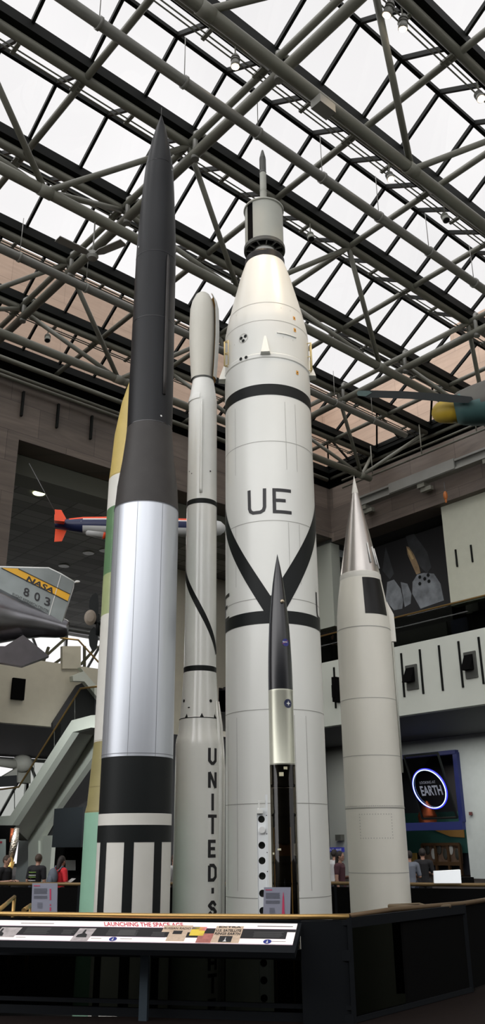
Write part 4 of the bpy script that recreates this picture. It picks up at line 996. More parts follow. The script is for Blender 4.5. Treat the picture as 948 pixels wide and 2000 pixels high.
# ------------------------------------------------------------------ left gallery details
p = onB(35, 1346, 37.15); m = MB(); m.abox(p.dot(DA)-.32, p.dot(DA)+.32, 37.05, 37.2, p.z-.5, p.z+.5); tag(m.build('wall_speaker', M['black_flat']), 'black square speaker panel in the cream balcony front at far left', 'speaker')
m = MB(); p = atz(76, 963, 16.6); m.lathe(p-DZ*.04, [(.0, 0), (.26, 0), (.28, .03)], 24); tag(m.build('downlight', mat('warm downlight', (1, .9, .6), .5, emis=(.95, 1.0, .6), es=2.2)), 'glowing round downlight in the grey tiled ceiling', 'downlight')
for u, v in ((173, 1080), (125, 1105), (140, 1028), (205, 1075)):
    m = MB(); p = atz(u, v, 16.6); m.lathe(p-DZ*.03, [(.0, 0), (.30, 0), (.32, .03)], 20); tag(m.build('downlight', M['grey_paint']), 'unlit round downlight in the grey tiled ceiling', 'downlight', 'unlit downlights')
# stair: stringer, soffit, second stringer
PS = 17.3; PF = 19.6
t = thing('staircase', 'white staircase rising behind the green rocket with glass balustrade', 'staircase', W(17.5, 31, 0))
SA = lambda u, v: onA(u, v, PS)
near = [(-40, 1597), (20, 1593), (140, 1407), (178, 1397), (230, 1394), (230, 1424), (178, 1421), (142, 1430), (24, 1612), (-40, 1614)]
m = MB(); m.prism([SA(u, v) for u, v in near], DA*.3); m.build('stringer', M['white_panel'], t)
far_ = [onA(u, v, PF) for u, v in ((55, 1642), (183, 1436), (215, 1430), (215, 1440), (183, 1476), (110, 1580), (75, 1642), (75, 1700), (55, 1700))]
m = MB(); m.prism(far_, DA*.3); m.build('stringer', M['white_panel'], t)
n_lo = [SA(24, 1612), SA(142, 1430), SA(178, 1421), SA(230, 1424)]; f_lo = [onA(55, 1642, PF), onA(150, 1489, PF), onA(183, 1436, PF), onA(215, 1430, PF)]
m = MB()
for i in range(3): m.quad(n_lo[i], n_lo[i+1], f_lo[i+1], f_lo[i])
m.quad(SA(-40, 1614), SA(24, 1612), onA(55, 1642, PF), onA(-20, 1642, PF)); m.build('soffit', mat('stair soffit', (.42, .42, .38), .7), t)
m = MB()
nst = 18; A1, B1 = SA(24, 1590), SA(140, 1405)
for k in range(nst):
    p = A1.lerp(B1, (k+.5)/nst); m.abox(PS+.3, PS+.5, p.dot(DB)-.16, p.dot(DB)+.16, p.z+.0, p.z+.06)
m.build('steps', M['soffit'], t)
hr = [SA(u, v) for u, v in ((-40, 1545), (0, 1541), (30, 1537), (151, 1344), (200, 1338))]
m = MB(); m.path([p+DA*.15 for p in hr], .04, 10); m.build('handrail', M['brass'], t)
m = MB(); pts = [SA(u, v) for u, v in ((-40, 1597), (20, 1593), (140, 1407), (178, 1397), (178, 1341), (151, 1346), (30, 1539), (0, 1543), (-40, 1547))]
m.add([p+DA*.15 for p in pts], [(0, 1, 6, 7, 8), (1, 2, 5, 6), (2, 3, 4, 5)]); m.build('glass', M['glass_balcony'], t)
m = MB()
for u0, v0, v1 in ((22, 1594, 1540), (60, 1535, 1492), (100, 1470, 1428), (140, 1407, 1362)): m.tube(SA(u0, v0)+DA*.15, SA(u0, v1)+DA*.15, .02, 6)
m.build('posts', M['dark_grey'], t)
# dark sheet standing in for the shade of the stair opening; upper flight behind
m = MB(); m.prism([onB(u, v, 36.9) for u, v in ((104, 1424), (104, 1412), (152, 1338), (170, 1330), (215, 1352), (215, 1424))], DB*.2); tag(m.build('stair_void_sheet', M['soffit']), 'dark sheet in place of the shaded opening behind the staircase top', 'wall')
t = thing('upper_stair', 'pale upper stair flight with brass handrail beyond the silver aircraft tail', 'staircase', onB(165, 1330, 36.5))
m = MB(); m.prism([onB(u, v, 36.4) for u, v in ((142, 1320), (163, 1311), (157, 1303), (215, 1370), (215, 1392), (165, 1331), (143, 1330))], DB*.3); m.build('stringer', M['white_panel'], t)
m = MB(); m.path([onB(u, v, 36.5) for u, v in ((118, 1246), (153, 1250), (195, 1296), (215, 1318))], .045, 8); m.build('handrail', M['brass'], t)
m = MB()
for a, b in (((80, 1290), (130, 1245)), ((104, 1298), (150, 1265)), ((158, 1298), (190, 1262)), ((165, 1262), (165, 1308)), ((85, 1292), (95, 1264))): m.beam(onB(*a, 38.5), onB(*b, 38.5), .12, .12)
m.build('brace', mat('olive steel', (.09, .085, .05), .5), t)
m = MB(); m.prism([onB(u, v, 37.1) for u, v in ((122, 1262), (158, 1262), (158, 1306), (122, 1306))], DB*.2); m.build('landing_panel', M['cream'], t)
# hanging dark box, white pier, kiosk
P = onA(130, 1660, 18.5)
m = MB(); q0, q1 = onA(101, 1655, 17.1), onA(158, 1655, 17.1); zt_ = onA(130, 1578, 17.1).z; m.prism([q0, q1, Vector((q1.x, q1.y, zt_)), Vector((q0.x, q0.y, zt_))], DA*1.4)
tag(m.build('hanging_box', mat('dark slate box', (.018, .022, .026), .5)), 'large dark slate box hanging under the stairs beside the mint rocket base', 'box')
m = MB(); b1_, b0_ = onA(75, 1680, 19.7).dot(DB), onA(99, 1680, 19.7).dot(DB); m.abox(19.7, 20.3, b0_, b1_, 0, onA(85, 1632, 19.7).z); tag(m.build('stair_pier', M['white_panel']), 'white wall pier under the stairs behind the visitor in the striped shirt', 'pier')
m = MB(); b1_, b0_ = onA(33, 1680, 20.6).dot(DB), onA(76, 1680, 20.6).dot(DB); m.abox(20.6, 21.4, b0_, b1_, 0, onA(50, 1642, 20.6).z); tag(m.build('stair_pier', M['grey_wall']), 'shaded grey wall block below the lower end of the stairs', 'pier')
t = thing('kiosk', 'black kiosk with a small pale sheet beside the visitor in red', 'kiosk', onA(135, 1725, 19.)*1)
q0, q1 = onA(106, 1690, 18.6), onA(160, 1690, 18.6); m = MB(); m.prism([Vector((q0.x, q0.y, 0)), Vector((q1.x, q1.y, 0)), Vector((q1.x, q1.y, 2.2)), Vector((q0.x, q0.y, 2.2))], DA*.5); m.build('cabinet', M['black_flat'], t)
m = MB(); m.prism([onA(u, v, 18.55) for u, v in ((128, 1700), (147, 1700), (147, 1680), (128, 1680))], DA*.02); m.build('sheet', M['white_plastic'], t)
# dark exhibit hall to the left of the stairs with a poster
m = MB(); q0, q1 = onB(-60, 1700, 30.), onB(23, 1700, 30.); z1_ = onB(10, 1612, 30.).z; m.prism([Vector((q0.x, q0.y, 0)), Vector((q1.x, q1.y, 0)), Vector((q1.x, q1.y, z1_)), Vector((q0.x, q0.y, z1_))], DB*.6)
tag(m.build('dark_partition', M['black_flat']), 'black partition wall at the far left below the stairs', 'partition')
t = thing('wall_poster', 'pale poster with red heading on the black partition at far left', 'poster', onB(5, 1720, 29.9))
m = MB(); m.prism([onB(u, v, 29.9) for u, v in ((-14, 1718), (11, 1718), (11.5, 1639), (-14, 1639))], DB*.03); m.build('sheet', mat('pale aqua sheet', (.42, .50, .48), .6), t)
m = MB(); m.prism([onB(u, v, 29.87) for u, v in ((-10, 1647), (4, 1647), (4.5, 1643), (-10, 1643))], DB*.01); m.build('heading', M['letter_red'], t)
# foil-wrapped strut of the lander
t = thing('lander_leg', 'foil-wrapped lander leg, silver above gold, behind the far-left visitor', 'spacecraft leg', atd(17, 1720, 24))
m = MB(); m.path([atd(33, 1617, 24), atd(29, 1640, 24), atd(20, 1685, 24)], [.07, .10, .07], 8); m.build('silver_wrap', M['silver_foil'], t)
m = MB(); m.path([atd(27, 1618, 24.1), atd(22, 1645, 24.1)], [.09, .05], 8); m.build('copper_wrap', M['copper_foil'], t)
m = MB(); m.path([atd(21, 1682, 24), atd(17, 1700, 24), atd(17, 1730, 24)], [.11, .09, .04], 8); m.build('gold_wrap', M['gold_foil'], t)
l = bpy.data.lights.new('lander_spot', 'SPOT'); l.energy = 350; l.spot_size = R(18); l.color = (1, .85, .7); o = bpy.data.objects.new('lander_spot', l); COL.objects.link(o)
o.location = atd(-40, 1560, 22); o.rotation_euler = (atd(25, 1660, 24)-o.location).to_track_quat('-Z', 'Y').to_euler()
# pale aircraft inside the lower left gallery
t = thing('small_aircraft', 'pale aircraft with a round spinner seen through the stair glass at far left', 'aircraft', onB(30, 1510, 40))
m = MB(); m.path([onB(-60, 1487, 40), onB(0, 1489, 40), onB(35, 1493, 40)], [.18, .2, .24], 14); m.ell(onB(43, 1491, 40), (.55, .45, .42)); m.build('boom', M['off_white'], t)
m = MB(); m.prism([onB(u, v, 40.2) for u, v in ((36, 1496), (60, 1496), (60, 1530), (34, 1528))], DB*.6); m.prism([onB(u, v, 39.6) for u, v in ((8, 1515), (34, 1500), (34, 1528), (5, 1526))], DB*.3); m.build('fuselage', M['off_white'], t)
m = MB(); m.prism([onB(u, v, 39.3) for u, v in ((-30, 1518), (4, 1516), (33, 1514), (33, 1535), (-30, 1538))], DB*.3); m.build('dark_cover', M['soffit'], t)
# trees outside
for k, (a, b, r, z, lab) in enumerate(((19., 70, 4.2, 4, 'green leafy tree outside the far-left windows'), (12, 74, 4, 3, 'leafy tree farther left beyond the windows'))):
    t = thing('tree', lab, 'tree', W(a, b, 0))
    m = MB(); m.path([W(a, b, 0), W(a+.1, b, z*.5), W(a, b, z)], [.3, .22, .12], 8); m.build('trunk', M['hair_brown'], t)
    m = MB()
    for i in range(40):
        d = Vector((random.gauss(0, 1), random.gauss(0, 1), random.gauss(0, .6))).normalized()*r*random.random()**.4*.8
        m.ell(W(a, b, z)+d, (.9, .9, .7), None, 7, 5)
    m.build('crown', M['leaf'], t)

# ------------------------------------------------------------------ silver aircraft tail (left)
DT = 26.; Pn = atd(70, 1170, DT); nv = (EYE-Pn); nv.z = 0; nv.normalize(); nv = (nv+DB*0).normalized()
TP = lambda u, v, o=0.: onP(u, v, Pn+nv*o, nv)
t = thing('jet_tail', 'polished silver jet tail with yellow NASA stripe and number 803', 'aircraft', TP(60, 1270))
m = MB(); m.prism([TP(u, v) for u, v in ((-60, 1106), (-5, 1108), (95, 1110), (118, 1121), (145, 1137), (121, 1216), (110, 1225), (40, 1240), (-60, 1190))], -nv*.12); m.build('fin', M['fin_metal'], t)
m = MB(); m.path([TP(-60, 1106, -.06), TP(95, 1110, -.06), TP(118, 1121, -.06), TP(145, 1137, -.06)], .035, 8); m.build('fin_tip', M['white_plastic'], t)
m = MB(); m.prism([TP(u, v, .012) for u, v in ((3, 1109), (36, 1110.5), (137, 1160), (132, 1175))], nv*.004)
ys = m.build('yellow_stripe', M['nasa_yellow'], t)
m = MB()
for a, b in (((3, 1109.5), (132, 1174.5)), ((36, 1111), (137, 1160.5))): m.beam(TP(*a, .02), TP(*b, .02), .02, .035, up=nv)
m.build('stripe_edge', M['letter_black'], t)
m = MB(); text_quad(m, 'NASA', [TP(50, 1135, .022), TP(103, 1160, .022), TP(109, 1151, .022), TP(56, 1125, .022)], 0, .035); m.build('stripe_lettering', M['letter_black'], ys)
m = MB()
for ch, x, y in (('8', 45, 1163.5), ('0', 66, 1172.5), ('3', 86, 1182)):
    text_quad(m, ch, [TP(x, y-1, .02), TP(x+11, y+3.5, .02), TP(x+13.5, y-13.5, .02), TP(x+2.5, y-17, .02)], 0, .02)
m.build('number', M['letter_black'], t)
m = MB(); text_quad(m, 'FLIGHT RESEARCH CENTER', [TP(24, 1163, .02), TP(95, 1198, .02), TP(96, 1192, .02), TP(25, 1157.5, .02)], 0, .0); m.build('small_lettering', M['letter_black'], t)
m = MB(); m.beam(TP(119, 1123, .01), TP(95, 1205, .01), .02, .02, up=nv); m.build('rudder_line', M['white_plastic'], t)
m = MB(); m.path([TP(144, 1137, -.05), TP(143, 1148, -.05), TP(122, 1214, -.05)], .025, 6); m.ell(TP(151, 1136, -.05), (.09, .04, .04)); m.tube(TP(144, 1139, -.05), TP(151, 1136, -.05), .02, 6); m.build('trailing_edge', M['white_plastic'], t)
m = MB(); m.path([TP(-90, 1196, -.3), TP(-20, 1203, -.3), TP(40, 1212, -.3), TP(85, 1219, -.3), TP(112, 1225, -.3), TP(128, 1228, -.3), TP(134, 1229, -.3)], [1.1, .93, .62, .42, .34, .28, .22], 36); m.build('fuselage', M['chrome'], t)
m = MB(); m.prism([onP(u, v, Pn+nv*.35, nv) for u, v in ((-60, 1262), (10, 1262), (45, 1240), (96, 1281), (42, 1301), (20, 1297), (-60, 1284))], -nv*.7+DZ*.08); m.build('lower_stabiliser', mat('dull aluminium', (.07, .065, .07), .45, .5, noise=.2), t)
l = bpy.data.lights.new('tail_spot', 'SPOT'); l.energy = 260; l.spot_size = R(30); l.color = (1, .62, .3); o = bpy.data.objects.new('tail_spot', l); COL.objects.link(o)
o.location = Pn+nv*3+Vector((-3.5, 0, -5.5)); o.rotation_euler = (TP(0, 1230)-o.location).to_track_quat('-Z', 'Y').to_euler()

# ------------------------------------------------------------------ orange, navy and white drone behind the rockets
DD = 23.; T0 = atd(108, 1021, DD); T1 = atd(441, 1029, DD); ax = (T1-T0); Ln = ax.length; ax.normalize()
upv = (DZ-ax*ax.z).normalized(); sd = ax.cross(upv)
t = thing('target_drone', 'orange, navy and white jet drone hanging behind the silver rocket', 'drone aircraft', T0)
m = MB(); st = [(0, .10), (.03, .12), (.08, .18), (.16, .235), (.3, .26), (.8, .26), (.92, .25), (.97, .2), (.995, .09), (1, .0)]
n = 32; base = 0
for s_, r in st:
    for k in range(n):
        a = 2*math.pi*k/n; m.v.append(T0+ax*Ln*s_+upv*r*math.sin(a)+sd*r*math.cos(a)-upv*.05)
for i in range(len(st)-1):
    for k in range(n):
        am_ = math.degrees(2*math.pi*(k+.5)/n); el = math.degrees(math.asin(math.sin(math.radians(am_))))
        mi = 0 if el > 38 else 1 if el > 28 else 2 if el > -18 else 1
        if i < 2: mi = 2
        if i == 2: mi = 2 if el < 38 else 0
        if st[i][0] >= .8: mi = 1
        a = i*n+k; b = i*n+(k+1) % n; m.f.append([a, b, b+n, a+n]); m.m.append(mi); m.s.append(True)
m.build('fuselage', [M['orange'], M['white_body'], M['navy']], t)
DPn = T0; dn = (EYE-T0); dn.z = 0; dn.normalize()
DQ = lambda u, v, o=0: onP(u, v, DPn+dn*o, dn)
m = MB(); m.prism([DQ(u, v) for u, v in ((107, 995), (120, 996), (130, 1014), (108, 1019))], -dn*.05); m.build('fin', M['orange'], t)
m = MB(); m.prism([DQ(u, v) for u, v in ((108, 1033), (130, 1036), (121, 1057), (106, 1058))], -dn*.05); m.build('fin', M['orange'], t)
m = MB(); m.prism([DQ(u, v, .2) for u, v in ((106, 1010), (127, 1019), (125, 1024), (106, 1022))], dn*.5-DZ*.1); m.build('tailplane', M['orange'], t)
m = MB(); m.path([DQ(168, 1035, .1), DQ(172, 1037, .1), DQ(202, 1043, .1)], [.08, .13, .15], 16); m.build('engine_pod', M['white_body'], t)
m = MB(); m.path([DQ(202, 1043, .1), DQ(207, 1044, .1)], [.152, .14], 16); m.build('pod_lip', M['orange'], t)
m = MB(); m.prism([DQ(u, v, .3) for u, v in ((158, 1021), (181, 1021.5), (181, 1018), (158, 1017.5))], dn*.004)
for i in range(5): m.prism([DQ(u, v, .3) for u, v in ((186+i*4, 1021), (188.6+i*4, 1021), (188.6+i*4, 1018.2), (186+i*4, 1018.2))], dn*.004)
for i in range(4): m.prism([DQ(u, v, .3) for u, v in ((349+i*4, 1018), (351.4+i*4, 1018), (351.4+i*4, 1014), (349+i*4, 1014))], dn*.004)
m.build('side_markings', M['white_plastic'], t)
for u, v in ((118, 1000), (60, 915)): pass
m = MB(); m.tube(DQ(112, 1008, -.05), DQ(57, 905, -.05), .012, 6); tag(m.build('cable', M['rod']), 'thin cable rising from the orange drone tail to the ceiling', 'cable')
# propeller beside the green rocket
PD = 21.; pp = atd(181, 1215, PD); pn = (EYE-pp); pn.z = 0; pn.normalize(); PQ = lambda u, v, o=0: onP(u, v, pp+pn*o, pn)
t = thing('hanging_propeller', 'dark two-bladed propeller with beige disc, at the left edge of the green rocket', 'propeller', pp)
m = MB(); m.prism([PQ(u, v) for u, v in ((182, 1204), (177, 1196), (174, 1184), (175, 1172), (180, 1162), (187, 1158), (192, 1162), (193, 1180), (192, 1198), (189, 1205))], -pn*.06); m.build('blade', M['black_paint'], t)
m = MB(); m.prism([PQ(u, v) for u, v in ((184, 1224), (190, 1232), (192, 1248), (189, 1266), (181, 1272), (175, 1260), (173, 1244), (177, 1230))], -pn*.06); m.build('blade', M['black_paint'], t)
m = MB(); m.lathe(PQ(176.5, 1206, .12), [(0, .06), (.12, .05), (.2, 0), (.2, -.02)], 24, axis=Matrix((Vector((pn.y, -pn.x, 0))*.75, DZ*1.0, pn)).transposed()); m.build('disc', mat('beige disc', (.22, .18, .14), .5), t)
m = MB(); m.tube(PQ(191, 1200), PQ(191, 1240), .05, 8); m.tube(PQ(183, 1214), PQ(200, 1218), .06, 8); m.build('hub', M['black_paint'], t)

# ------------------------------------------------------------------ camouflaged aircraft with yellow spinner (right)
AD = 14.; ap = atd(868, 805, AD); an = (EYE-ap).normalized()
AQ = lambda u, v, o=0: onP(u, v, ap+an*o, an)
t = thing('camouflaged_aircraft', 'teal and brown aircraft nose with yellow spinner and long dark propeller blade', 'aircraft', ap)
axs = [AQ(868, 806), AQ(888, 801), AQ(915, 795, -.1), AQ(948, 787, -.2), AQ(1000, 776, -.4), AQ(1080, 760, -.8)]
m = MB(); P_ = axs; dx = (P_[1]-P_[0]).normalized()
ra = [.0, .07, .13, .18, .21, .235, .25]; m.path([AQ(843.5, 809), AQ(845, 808.8), AQ(849, 808.2), AQ(856, 807), AQ(866, 805), AQ(878, 802.5), AQ(890, 800)], ra, 28); m.build('spinner', M['spinner'], t)
m = MB(); m.path([AQ(889, 800.5), AQ(900, 798), AQ(925, 793, -.1), AQ(960, 785, -.2), AQ(1040, 768, -.6)], [.25, .31, .37, .42, .50], 32)
for i, f in enumerate(m.f):
    cz = sum((m.v[j] for j in f), Vector())/len(f); cen = AQ(925, 793, -.1); tt = (cz-cen)
    m.m[i] = 1 if (tt.z > -.02*1+.12*math.sin(cz.x*7)) else 0
m.build('nose', [M['teal_paint'], M['olive_air']], t)
m = MB(); bl = [(697, 768), (700, 763), (712, 762), (790, 764), (880, 770), (922, 775), (925, 780), (915, 787), (880, 786), (800, 779), (715, 776), (700, 773)]
m.prism([AQ(u, v, .38) for u, v in bl], -an*.05); m.build('propeller_blade', M['blade'], t)
m = MB(); m.prism([AQ(u, v, .385) for u, v in ((697, 768), (700, 763), (722, 763.5), (727, 767), (715, 774), (700, 773))], an*.004); m.build('blade_tip', mat('pale teal tip', (.10, .15, .14), .5, noise=.3), t)

# ------------------------------------------------------------------ guard rails round the pit
def rail_run(label, top, dark, mat_top, r=.027, base=0., name='guard_rail', panel=None):
    mid = sum(top, Vector())/len(top); t = thing(name, label, 'guard rail', (mid.x, mid.y, base))
    m = MB(); m.path(top, r, 12); m.build('handrail', mat_top, t)
    m = MB()
    for a, b in zip(top, top[1:]):
        d = (b-a); d.z = 0; d.normalize(); s_ = Vector((-d.y, d.x, 0))*.012
        m.add([a-DZ*.07-s_, b-DZ*.07-s_, b-DZ*.07+s_, a-DZ*.07+s_, Vector((a.x, a.y, base+.03))-s_, Vector((b.x, b.y, base+.03))-s_, Vector((b.x, b.y, base+.03))+s_, Vector((a.x, a.y, base+.03))+s_],
              [(0, 1, 2, 3), (4, 7, 6, 5), (0, 4, 5, 1), (3, 2, 6, 7), (0, 3, 7, 4), (1, 5, 6, 2)])
    m.build('panel', panel or dark, t)
    for p in top:
        m = MB(); m.beam(Vector((p.x, p.y, base)), p-DZ*.02, .05, .05); m.build('post', M['panel_dark'], t)
    return t
far = [atd(-60, 1725, 21.), atd(155, 1727, 19.75), atd(400, 1726, 19.45), atd(655, 1725, 19.1), atd(795, 1727, 18.6), atd(1010, 1729, 18.4)]
rail_run('brass-topped guard rail on the far side of the rocket pit', far, None, mat('dull brass', (.20, .135, .06), .5, .5), .035, panel=M['black_flat'])
near = [atz(u, v, .99) for u, v in ((0, 1785), (300, 1789), (588, 1791), (682, 1790))]
nb = [Vector((p.x, p.y, 0)) for p in near]
t = thing('guard_rail', 'near guard rail with bright brass handrail above the illuminated story panel', 'guard rail', nb[1])
m = MB(); m.path([near[0]-(near[1]-near[0]).normalized()*.9]+near, .028, 12); m.build('handrail', M['brass'], t)
m = MB(); dr = (near[2]-near[0]); dr.z = 0; drn = dr.normalized(); nr = Vector((drn.y, -drn.x, 0))   # towards the viewer
if nr.y > 0: nr = -nr
a, b = near[0]-drn*.9, near[3]
m.beam(a-DZ*.06+nr*.0, b-DZ*.06, .05, .05); m.beam(Vector((a.x, a.y, .62)), Vector((b.x, b.y, .62)), .06, .10); m.beam(Vector((a.x, a.y, .14)), Vector((b.x, b.y, .14)), .05, .04); m.beam(Vector((a.x, a.y, .04)), Vector((b.x, b.y, .04)), .06, .08); m.build('frame', M['panel_dark'], t)
m = MB(); m.quad(Vector((a.x, a.y, .03)), Vector((b.x, b.y, .03)), Vector((b.x, b.y, .66)), Vector((a.x, a.y, .66))); m.build('glass', M['glass_rail'], t)
pc = atz(290, 1789, .99)
m = MB(); m.beam(Vector((pc.x, pc.y, 0))+nr*.06, Vector((pc.x, pc.y, .62))+nr*.06, .06, .09, up=drn); m.build('post', M['panel_blue'], t)
k0, k1 = near[2], near[3]
m = MB(); m.prism([Vector((k0.x, k0.y, 0))+nr*.05, Vector((k1.x, k1.y, 0))+nr*.0, Vector((k1.x, k1.y, .95))+nr*.0, Vector((k0.x, k0.y, .95))+nr*.05], -nr*.12); m.build('end_panel', M['panel_dark'], t)
right = [near[3], atz(765, 1777, .99), atz(905, 1765, .99), atz(948, 1758, .99), atz(1010, 1748, .99)]
t = thing('guard_rail', 'guard rail running away to the right past the ivory rocket', 'guard rail', Vector((right[2].x, right[2].y, 0)))
m = MB(); m.path(right, .030, 12); m.build('handrail', mat('dim brass handrail', (.13, .085, .045), .5, .5), t)
g0, g1, g2 = right[0], right[1], right[2]
def vp(m, a, b, z0, z1): m.quad(Vector((a.x, a.y, z0)), Vector((b.x, b.y, z0)), Vector((b.x, b.y, z1)), Vector((a.x, a.y, z1)))
m = MB(); vp(m, g0, g0.lerp(g2, .42), .03, .96); m.build('glass', M['glass_rail'], t)
m = MB(); vp(m, g0.lerp(g2, .40), g2, .03, .96); vp(m, g2, right[4], .03, .96); m.build('dark_panel', M['black_flat'], t)
m = MB(); m.beam(g0-DZ*.06, g2-DZ*.06, .05, .10); m.beam(Vector((g0.x, g0.y, .03)), Vector((g2.x, g2.y, .03)), .05, .05)
for p in (g0, g2): m.beam(Vector((p.x, p.y, 0)), p, .05, .05)
m.build('frame', M['panel_dark'], t)
# short return of the rail and the low blue panel at the right edge
r2 = [atz(760, 1769, .99), atz(830, 1771, .99), atz(925, 1768, .99)]
t = thing('counter_ledge', 'low dark counter with a brown wooden edge beyond the right guard rail', 'counter', Vector((r2[1].x, r2[1].y, 0)))
r3 = [atz(760, 1766, 1.0), atz(826, 1762, 1.0), atz(838, 1768, 1.0)]
m = MB(); m.path([atz(u, v, .98) for u, v in ((759, 1770), (830, 1772), (880, 1770))], .022, 8); m.path([atz(u, v, .98) for u, v in ((761, 1768), (820, 1765.5), (836, 1770))], .015, 8); m.build('ledge', mat('dark wood edge', (.12, .085, .045), .5), t)
m = MB(); a, b = atz(764, 1772, .96), atz(905, 1770, .96); m.prism([Vector((a.x, a.y, 0)), Vector((b.x, b.y, 0)), Vector((b.x, b.y, .95)), Vector((a.x, a.y, .95))], (0.1, .3, 0)); m.build('base', M['black_flat'], t)
t = thing('ramp_panel', 'blue-grey panel with a brown rail at the right edge of the view', 'panel', atz(935, 1905, 0))
bp = atz(916, 1912, 0); bq = atz(1000, 1890, 0); zt_ = onP(916, 1836, bp, Vector((0, -1, 0))).z
m = MB(); m.prism([bp+DZ*.1, bq+DZ*.1, bq+DZ*(zt_-.03), bp+DZ*(zt_-.03)], (0, .03, 0)); m.build('sheet', mat('blue-grey sheet', (.085, .12, .15), .5), t)
m = MB(); m.tube(bp+DZ*zt_-Vector((.03, 0, 0)), bq+DZ*zt_, .022, 8); m.build('rail', mat('dim brown rail', (.15, .10, .05), .5), t)
# rail at the left returning around the pit
lf = [atz(-40, 1795, .99), atz(28, 1752, .99)]
m = MB(); m.tube(atz(-4, 1779, .96), atz(28, 1752, .96), .03, 10); q = atz(28, 1752, .96); m.tube(q, Vector((q.x, q.y, 0)), .03, 8); tag(m.build('handrail', M['brass']), 'brass handrail sloping up at the left edge behind the near rail', 'handrail')
m = MB(); m.tube(atz(46, 1778, .9), atz(60, 1768, .9), .03, 10); q = atz(60, 1768, .9); m.tube(q, Vector((q.x, q.y, 0)), .025, 8); tag(m.build('handrail', M['brass']), 'short brass handrail stub left of the left placard', 'handrail')

# ------------------------------------------------------------------ illuminated story panel
nE = EYE
tl = atz(5, 1796.5, .93); tr = atz(588, 1801, .93)
PLn = drn; A_ = tl+nr*.06; B_ = A_+drn*((tr-tl).dot(drn))
up_ = (-nr*.34+DZ*.17)       # from lower edge to upper edge
def SP(x, y, o=0.):
    """x 0..1 along the panel, y 0 (upper) .. 1 (lower)"""
    n_ = drn.cross(up_).normalized(); n_ = n_ if n_.z > 0 else -n_
    return A_.lerp(B_, x)-up_*y+n_*o
def xu(u): return (u-8)/578.
t = thing('story_panel', 'illuminated story panel titled LAUNCHING THE SPACE AGE on the near rail', 'panel', A_.lerp(B_, .5)-DZ*.93)
m = MB(); n_ = drn.cross(up_).normalized(); n_ = n_ if n_.z > 0 else -n_
m.prism([SP(-.008, -.04, -.001), SP(1.012, -.04, -.001), SP(1.012, 1.32, -.001), SP(-.008, 1.32, -.001)], -n_*.06); m.build('tray', M['panel_dark'], t)
m = MB(); m.quad(SP(0, 0, .002), SP(1, 0, .002), SP(1, 1, .002), SP(0, 1, .002)); m.build('sheet', mat('backlit white sheet', (.72, .66, .64), .4, emis=(1, .88, .86), es=.48), t)
def rect(m, x0, x1, y0, y1, o=.004, sk=0., mi=0): m.quad(SP(x0+sk, y0, o), SP(x1+sk, y0, o), SP(x1, y1, o), SP(x0, y1, o), mi=mi)
m = MB(); rect(m, 0, .975, .30, .74); rect(m, .975, 1, .30, .42); m.build('dark_band', mat('backlit charcoal print', (.03, .03, .032), .4, emis=(1, 1, 1), es=.002, spec=.1), t)
m = MB(); rect(m, 0, 1, .285, .30); rect(m, 0, 1, .985, 1.0); rect(m, 0, .6, .74, .75); m.build('purple_line', mat('purple line', (.12, .02, .14), .4), t)
m = MB(); text_quad(m, 'LAUNCHING THE SPACE AGE', [SP(xu(228), .25, .005), SP(xu(380), .25, .005), SP(xu(378)-.006, .04, .005), SP(xu(226)-.008, .04, .005)], 0, .02); m.build('title', mat('backlit red lettering', (.45, .03, .06), .4, emis=(.8, .05, .1), es=.2), t)
pw = mat('backlit newsprint', (.42, .33, .25), .5, emis=(1, .72, .5), es=.22, noise=.25, nscale=25); ph = mat('backlit photograph', (.32, .29, .29), .5, emis=(.9, .8, .8), es=.2, noise=.6, nscale=14)
for x0, x1, y0, y1, sk, nm, mt in ((xu(22), xu(64), .38, .86, .006, 'photograph', ph), (xu(179), xu(212), .38, 1.0, .006, 'photograph', ph), (xu(343), xu(397), .17, .5, 0, 'newspaper', pw), (xu(358), xu(392), .4, .92, 0, 'newspaper', pw), (xu(441), xu(491), .18, .96, 0, 'newspaper', pw), (xu(414), xu(441), .55, .98, 0, 'picture', mat('backlit red picture', (.35, .12, .10), .5, emis=(.8, .3, .25), es=.15, noise=.5, nscale=20)), (xu(397), xu(423), .26, .66, 0, 'yellow_card', mat('backlit yellow print', (.6, .45, .05), .5, emis=(1, .75, .1), es=.25)), (xu(411), xu(424), .24, .42, 0, 'pink_card', mat('pink print', (.7, .2, .35), .5, emis=(1, .3, .5), es=.2)), (xu(397), xu(411), .24, .36, 0, 'blue_card', M['blue_ink'])):
    m = MB(); rect(m, x0, x1, y0, y1, .006 if 'new' in nm or nm == 'photograph' else .008, sk); m.build(nm, mt, t)
m = MB(); q = lambda x0, x1, y0, y1, o=.009: [SP(x0, y1, o), SP(x1, y1, o), SP(x1, y0, o), SP(x0, y0, o)]
text_quad(m, 'EXTRA', q(xu(446), xu(487), .19, .27), 0, .03); text_quad(m, 'U.S. SATELLITE', q(xu(443), xu(489), .34, .46), 0, .03); text_quad(m, 'RINGS EARTH', q(xu(443), xu(489), .49, .61), 0, .03)
rect(m, xu(454), xu(477), .66, .94, .009); text_quad(m, 'RUSSIAN RADIO', q(xu(345), xu(395), .28, .38), 0, .01); rect(m, xu(365), xu(382), .44, .60, .009); m.build('headlines', M['letter_black'], t)
m = MB(); m.add([SP(xu(462), .92, .011), SP(xu(469), .92, .011), SP(xu(466.5), .85, .011), SP(xu(465.5), .70, .011), SP(xu(464.5), .85, .011)], [(0, 1, 2, 3, 4)]); m.build('rocket_print', M['white_plastic'], t)
m = MB()
